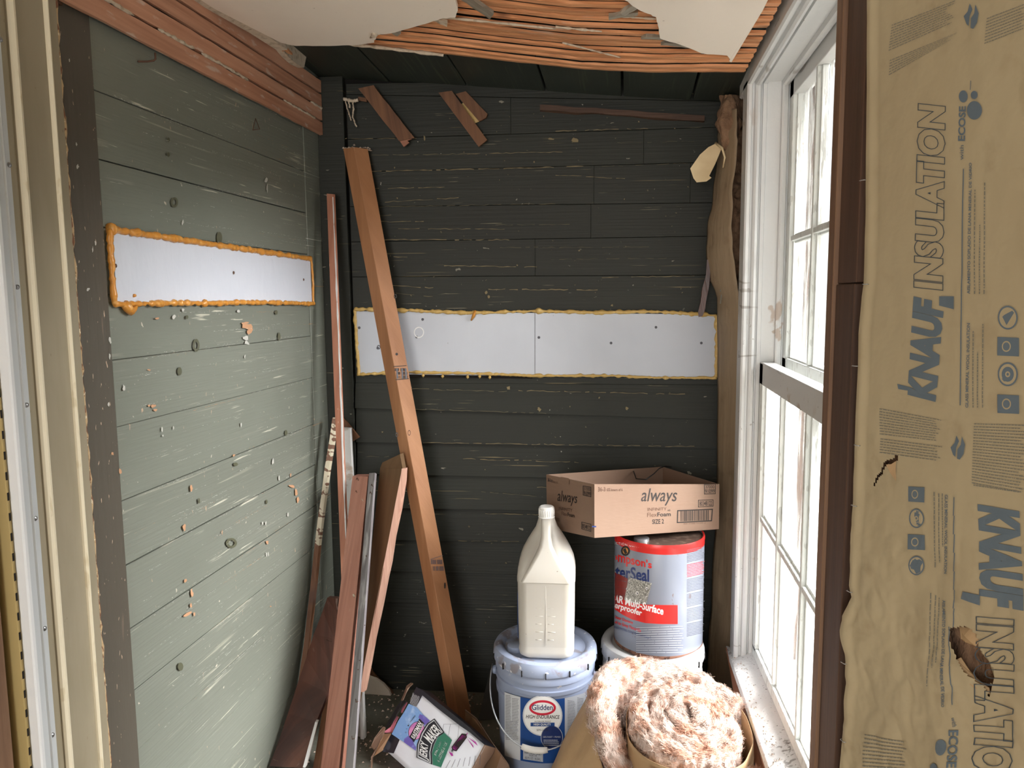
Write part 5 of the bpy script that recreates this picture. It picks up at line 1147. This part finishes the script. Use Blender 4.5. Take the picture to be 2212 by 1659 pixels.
for i in range(len(Pf0)-1):
    n_ = 8 if i in (1, 13) else (3 if 1 < i < 13 else 2)
    for k in range(n_): Pf.append((lerp(Pf0[i][0], Pf0[i+1][0], k/n_), lerp(Pf0[i][1], Pf0[i+1][1], k/n_)))
Pf.append(Pf0[-1])
path = [spiral(k/70) for k in range(71)]
kk = [k/70 for k in range(71)]
sweep('fiberglass', path, [(o_*.62, dz*.55 if dz > -.03 else dz) for o_, dz in Pf], M_fluff, rl, .0105, 40, 3, sub=10)
flp = [(.29, 1.98, .372), (.235, 2.045, .386), (.16, 2.085, .40), (.07, 2.095, .412), (-.02, 2.06, .42), (-.06, 1.99, .415), (-.065, 1.92, .395), (-.045, 1.86, .365), (-.025, 1.81, .33), (-.005, 1.76, .29), (.01, 1.70, .24)]
sweep('fiberglass', flp, [(o_*.85, dz if dz > -.3 else -.20) for o_, dz in Pf], M_fluff, rl, .009, 34, 8, sub=20)
# lower loose end on the right front
sweep('fiberglass', [(.06, 1.70, .335), (.13, 1.69, .325), (.20, 1.70, .315), (.26, 1.73, .31), (.31, 1.79, .31)], [(o_*.7, dz if dz > -.3 else -.2) for o_, dz in Pf], M_fluff, rl, .009, 34, 15, sub=24)
# kraft facing: round the coil and as a skirt flaring to the left
def kr(u, v):
    a = radians(lerp(150, 385, u)); k = 1.22+.10*v; z = lerp(.352+.006*sin(a*3), .0, v)
    p = V((RC.x+.128*k*cos(a), RC.y+.168*k*sin(a), z)); q_ = p*13
    p.x = min(p.x, .352); return p+V((nz(q_.x, q_.y, q_.z*.4), nz(q_.y, q_.x, q_.z*.4), 0))*.006
grid('kraft_facing', kr, 60, 24, M_kraftl, rl, thick=.001)
sk = [V(p) for p in flp]
def skirt(u, v):
    k = u*(len(sk)-4)+3; i = min(int(k), len(sk)-2); p = sk[i].lerp(sk[i+1], k-i); d = (sk[i+1]-sk[max(i-1, 0)]); nn = V((d.y, -d.x, 0)).normalized()
    out = p+nn*(-(-.036)); out = p+nn*.036
    z = lerp(p.z-.035, .002, v); flare = .17*v
    c_ = V((out.x-flare*1.0, out.y-flare*(.12 if u > .3 else -.05), z)); q_ = c_*10
    return c_+V((nz(q_.x, q_.y*.6, q_.z), nz(q_.y, q_.z, q_.x), 0))*.010
grid('kraft_facing', skirt, 40, 30, M_kraftl, rl, thick=.001)

# ================================================================== KRAFT-FACED BATT ON THE RIGHT
A24 = radians(24); kd = V((sin(A24), -cos(A24), 0)); kn = V((-cos(A24), -sin(A24), 0)); K0 = V((.333, yx(1866, 614, .333), 0))
kb = thing('insulation_batt', tuple(K0), 'brown kraft-faced insulation batt with large blue-grey printed lettering, stapled beside the window studs', 'insulation')
ledge = [(-60, 1873), (0, 1873), (240, 1872), (480, 1870), (614, 1866), (640, 1862), (720, 1855), (790, 1854), (900, 1848), (1000, 1845), (1085, 1843), (1100, 1842), (1180, 1839), (1265, 1834), (1290, 1840), (1330, 1822), (1360, 1820), (1420, 1828), (1430, 1829), (1520, 1822), (1600, 1820), (1659, 1817), (1800, 1814)]
def kplane(px, py): return onP(px, py, K0, kn)
el = [(kplane(x, y).z, (kplane(x, y)-K0).dot(kd)) for y, x in ledge]
def sl_(z):
    for i in range(len(el)-1):
        if el[i][0] >= z >= el[i+1][0]: t = (el[i][0]-z)/(el[i][0]-el[i+1][0]); return lerp(el[i][1], el[i+1][1], t)
    return el[0][1] if z > el[0][0] else el[-1][1]
def kh(s_, z):
    e_ = s_-sl_(z)
    h = .0012*nz(s_*12, z*7)+.0007*nz(s_*40, z*22, 3)
    low_ = max(0, min(1, (1.25-z)/.25))
    h += low_*(.007*nz(s_*13, z*8, 5)+.0035*abs(nz(s_*30, z*20, 8))-.0016*abs(nz(s_*60, z*45, 2)))
    h += .0022*math.exp(-((e_-.008)/.006)**2)-.0008*math.exp(-((e_-.022)/.004)**2)      # rolled edge and stapled crease
    h += .006*min(1, max(0, e_-.03)/.16)
    return h
z0k, z1k = 2.18, .55
hole1 = [(1885, 1049), (1893, 1030), (1905, 1017), (1910, 1000), (1918, 992), (1930, 993), (1938, 982), (1943, 984), (1941, 996), (1932, 1002), (1920, 1003), (1911, 1012), (1905, 1026), (1893, 1038), (1890, 1048)]
hole2 = [(2060, 1358), (2075, 1353), (2090, 1352), (2100, 1356), (2113, 1364), (2122, 1380), (2120, 1395), (2132, 1412), (2150, 1430), (2155, 1455), (2149, 1478), (2144, 1512), (2139, 1485), (2122, 1474), (2098, 1450), (2078, 1420), (2066, 1392), (2060, 1372)]
def topx(p): v = p-CC; t = v.dot(FW); return (IW/2+FPX*v.dot(CR)/t, IH/2-FPX*v.dot(CU)/t)
def inside(poly, x, y):
    c_ = False; j = len(poly)-1
    for i in range(len(poly)):
        if (poly[i][1] > y) != (poly[j][1] > y) and x < (poly[j][0]-poly[i][0])*(y-poly[i][1])/(poly[j][1]-poly[i][1])+poly[i][0]: c_ = not c_
        j = i
    return c_
SMAX = .40
def kp(u, v, off=0):
    z = lerp(z0k, z1k, v); s_ = lerp(sl_(z), SMAX, u); return K0+kd*s_+V((0, 0, z))+kn*(kh(s_, z)+off)
h1w = [(lambda p: p)(kplane(x, y)) for x, y in hole1]; h2w = [kplane(x, y) for x, y in hole2]
H1 = [((p-K0).dot(kd), p.z) for p in h1w]; H2 = [((p-K0).dot(kd), p.z) for p in h2w]
def skip(u, v): z = lerp(z0k, z1k, v); s_ = lerp(sl_(z), SMAX, u); return inside(H1, s_, z) or inside(H2, s_, z)
grid('kraft_facing', kp, 130, 640, M_kraft, kb, skip=skip)
def fi(u, v): s_ = lerp(.02, SMAX, u); z = lerp(z0k, z1k, v); return K0+kd*s_+V((0, 0, z))+kn*(-.018+.009*nz(s_*40, z*40)+.004*nz(s_*110, z*110))
grid('fiberglass', fi, 60, 260, M_fluffd, kb)
def tornflap(pts, lift, mt=M_kraftl):
    c_ = [kplane(x, y)+kn*(.002+l) for (x, y), l in zip(pts, lift)]; slab('torn_flap', c_, -kn*.0008, mt, kb)
tornflap([(2075, 1353), (2100, 1356), (2113, 1364), (2122, 1380), (2119, 1394), (2104, 1384), (2090, 1378)], [0, 0, 0, .002, .006, .012, .008])
tornflap([(2078, 1420), (2098, 1450), (2122, 1474), (2139, 1485), (2142, 1500), (2112, 1482), (2088, 1456), (2072, 1424)], [0, 0, 0, 0, .0, .006, .006, .003])
tornflap([(2120, 1400), (2132, 1412), (2150, 1430), (2155, 1455), (2146, 1470), (2130, 1440), (2104, 1410)], [-.006, -.004, -.003, -.002, -.004, -.012, -.012], M_kraft)
tornflap([(1920, 1003), (1932, 1002), (1941, 996), (1939, 1010), (1937, 1038), (1926, 1020)], [.003, .003, .003, .002, 0, .001])
for py, px in [(390, 1874), (614, 1880), (790, 1857), (961, 1862), (1091, 1855), (1276, 1845), (1430, 1832), (1598, 1831)]:
    p = kplane(px, py)+kn*(.009); tube('staple', [p-kd*.005-kn*.002, p-kd*.004+kn*.001, p+kd*.004+kn*.001, p+kd*.005-kn*.002], .0007, M_steel, kb, ns=5)
def ksurf(px, py):
    p = kplane(px, py); s_ = (p-K0).dot(kd); return p+kn*(kh(s_, p.z)+.0012)
pk = Print(kb, ksurf, maxlen=9)
# text reads bottom to top: 'right' is up, letter tops face left
def up(t, xb0, y0, xb1, y1, xt0, xt1, mt, **k): pk.text(t, [(xb0, y0), (xb1, y1), (xt1, y1), (xt0, y0)], mt, **k)
up('KNAUF', 2030, 868, 2050, 640, 1964, 1978, M_ink, bold=.06, shear=.3)
up('INSULATION', 2046, 628, 2052, 223, 1977, 1987, M_ink, outline=.011, bold=.055, shear=.12)
pk.quad([(1942, 829), (1978, 838), (1980, 846), (1944, 840)], M_ink); pk.quad([(2036, 640), (2069, 640), (2069, 668), (2036, 660)], M_ink)
for i in range(12):
    a, b = 365+i*42.5, 365+(i+1)*42.5; xx = lambda y: 2089-(y-365)*.012
    pk.quad([(xx(b), b), (xx(b)+2.2, b), (xx(a)+2.2, a), (xx(a), a)], M_ink)
up('with', 2090, 346, 2091, 314, 2081, 2082, M_ink); up('ECOSE', 2094, 305, 2096, 230, 2078, 2080, M_ink, bold=.03)
pk.ring(2115, 239, 17, 20, 0, M_ink, n=26); pk.ring(2090, 209, 10, 13, 0, M_ink, n=22); pk.ring(2115, 206, 8, 9, 0, M_ink, n=18)
pk.quad([(2105, 195), (2106.5, 195), (2108, 175), (2106.5, 175)], M_ink)
up('AISLAMIENTO SOPLADO DE LANA MINERAL DE VIDRIO', 2106, 635, 2109, 352, 2099, 2103, M_ink, bold=.015)
for j, (x, a, b) in enumerate([(2115, 635, 410), (2126, 635, 485), (2136, 635, 392)]): pk.lines([(x+3, a), (x+3.5, b), (x-2, b), (x-2, a)], 1, M_inkl, seed=j, dash=26, rag=0)
up('GLASS MINERAL WOOL INSULATION', 2102, 880, 2106, 698, 2095, 2099, M_ink, bold=.015)
for j, (x, a, b) in enumerate([(2112, 880, 715), (2122, 880, 760), (2133, 880, 700)]): pk.lines([(x+3, a), (x+3.5, b), (x-2, b), (x-2, a)], 1, M_inkl, seed=9+j, dash=18, rag=0)
for q_, n_ in [([(1922, 112), (2066, 50), (2072, 0), (1930, 52)], 10), ([(1922, 165), (2070, 82), (2076, 70), (1925, 128)], 6), ([(2137, 98), (2230, 62), (2230, 5), (2142, 38)], 9), ([(1902, 940), (2045, 955), (2042, 905), (1902, 880)], 10), ([(1902, 980), (2045, 998), (2045, 962), (1904, 945)], 6), ([(2110, 1045), (2230, 1068), (2230, 915), (2115, 912)], 22), ([(2114, 1050), (2230, 1068), (2230, 1062), (2114, 1044)], 1)]:
    pk.lines(q_, n_, M_inkl, seed=int(q_[0][0]), dash=14, fill=.32)
def flame(x, y, s_, flip=1):
    pk.poly([(x-9*s_, y+14*s_*flip), (x-15*s_, y-2*s_*flip), (x-6*s_, y-12*s_*flip), (x-2*s_, y-28*s_*flip), (x+4*s_, y-16*s_*flip), (x-2*s_, y-2*s_*flip), (x-4*s_, y+18*s_*flip)], M_ink)
    pk.poly([(x, y+22*s_*flip), (x+1*s_, y+2*s_*flip), (x+8*s_, y-8*s_*flip), (x+10*s_, y-26*s_*flip), (x+17*s_, y-8*s_*flip), (x+14*s_, y+12*s_*flip), (x+6*s_, y+24*s_*flip)], M_ink)
flame(2106, 38, 1.05); flame(2079, 968, 1.0)
def icons(cx, ys, s_, fl=1):
    for i, y in enumerate(ys):
        if i in (0, 2): pk.ring(cx, y, 20*s_, 24*s_, 0, M_ink, n=26); pk.ring(cx, y, 17*s_, 20.5*s_, 0, M_kraft, n=26)
        if i == 0: pk.poly([(cx-11*s_, y-2), (cx-7*s_, y-6), (cx-3, y+6), (cx+9*s_, y-14*s_), (cx+13*s_, y-10*s_), (cx-3, y+15*s_)], M_ink)
        elif i == 2: pk.ring(cx, y, 12*s_, 15*s_, 0, M_ink, n=20); pk.ring(cx, y, 5*s_, 6*s_, .5, M_kraft, n=12)
        else:
            pk.quad([(cx-21*s_, y+18*s_), (cx+22*s_, y+20*s_), (cx+22*s_, y-17*s_), (cx-21*s_, y-19*s_)], M_ink); pk.ring(cx-3*s_, y, 9*s_, 11*s_, .75, M_kraft, n=18)
icons(2188, [686, 748, 808, 872], 1.08); icons(1986, [1221, 1170, 1119, 1067], .88)
# second title, reading top to bottom
def dn(t, xb0, y0, xb1, y1, xt0, xt1, mt, **k): pk.text(t, [(xb0, y0), (xb1, y1), (xt1, y1), (xt0, y0)], mt, **k)
dn('KNAUF', 2122, 1088, 2128, 1318, 2212, 2222, M_ink, bold=.06, shear=.3)
pk.quad([(2092, 1276), (2130, 1284), (2130, 1306), (2088, 1292)], M_ink)
dn('INSULATION', 2118, 1330, 2108, 1720, 2204, 2200, M_ink, outline=.011, bold=.055, shear=.12)
for i in range(7):
    a, b = 1073+i*40, 1073+(i+1)*40; pk.quad([(2069, b), (2071, b), (2073, a), (2071, a)], M_ink)
for i in range(4): a = 1352+i*42; pk.quad([(2062+i*3, a+42), (2064+i*3, a+42), (2062+i*3, a), (2060+i*3, a)], M_ink)
dn('GLASS MINERAL WOOL INSULATION', 2051, 1068, 2047, 1238, 2058, 2054, M_ink, bold=.015); dn('AISLAMIENTO SOPLADO DE LANA MINERAL DE VIDRIO', 2044, 1295, 2048, 1525, 2052, 2055, M_ink, bold=.015)
for j, (x, a, b) in enumerate([(2046, 1065, 1180), (2038, 1065, 1215), (2028, 1062, 1225), (2036, 1290, 1430), (2028, 1285, 1440), (2018, 1280, 1480)]): pk.lines([(x-3, a), (x-4, b), (x+1, b), (x+2, a)], 1, M_inkl, seed=19+j, dash=14, rag=0)
dn('with', 2068, 1548, 2070, 1568, 2077, 2079, M_ink); dn('ECOSE', 2062, 1575, 2060, 1655, 2082, 2082, M_ink, bold=.03)
pk.ring(2046, 1612, 12, 17, 0, M_ink, n=20); pk.ring(2030, 1660, 12, 14, 0, M_ink, n=20)
pk.lines([(1868, 1700), (1960, 1700), (1962, 1600), (1872, 1582)], 14, M_inkl, seed=44, dash=12, fill=.3)
pk.done('lettering')
# loose fibres standing out of the fluffy batts
def fibres(src, n, parent, mt, seed, zmin=-9, l=(.008, .028), w_=.00035):
    me = src.data; rn = random.Random(seed); ps_ = [p for p in me.polygons if p.center.z > zmin]; vs = []; fs = []
    for _ in range(n):
        p = rn.choice(ps_); c_ = p.center+V((rn.uniform(-1, 1), rn.uniform(-1, 1), rn.uniform(-1, 1)))*.003; nn = p.normal
        if nn.z < -.2: nn = -nn
        rv = V((rn.uniform(-1, 1), rn.uniform(-1, 1), rn.uniform(-1, 1))); t = V((-(c_.y-RC.y), c_.x-RC.x, 0)).normalized()+rv*rn.choice((.25, .25, 1)); t = (t-nn*t.dot(nn)).normalized()
        L_ = rn.uniform(*l); a = c_-t*L_*.5+nn*rn.uniform(-.001, .001); b = c_+nn*rn.uniform(.001, .004); d = c_+t*L_*.5+nn*rn.uniform(-.001, .003)
        s_ = t.cross(nn).normalized()*w_; k = len(vs); vs += [a-s_, a+s_, b+s_, b-s_, d+s_*.3, d-s_*.3]; fs += [(k, k+1, k+2, k+3), (k+3, k+2, k+4, k+5)]
    o = mk('loose_fibres', vs, fs, mt, parent); o['kind'] = 'stuff'
M_fib = MAT('pale_fibres', (222, 204, 194), .9, [((20, 20, 20), 2, .45, .6, (190, 144, 120), .9)])
for i, o in enumerate([o for o in rl.children if o.name.startswith('fiberglass')]): fibres(o, (60000, 28000, 9000)[i] if i < 3 else 3000, rl, M_fib, i, zmin=.2)
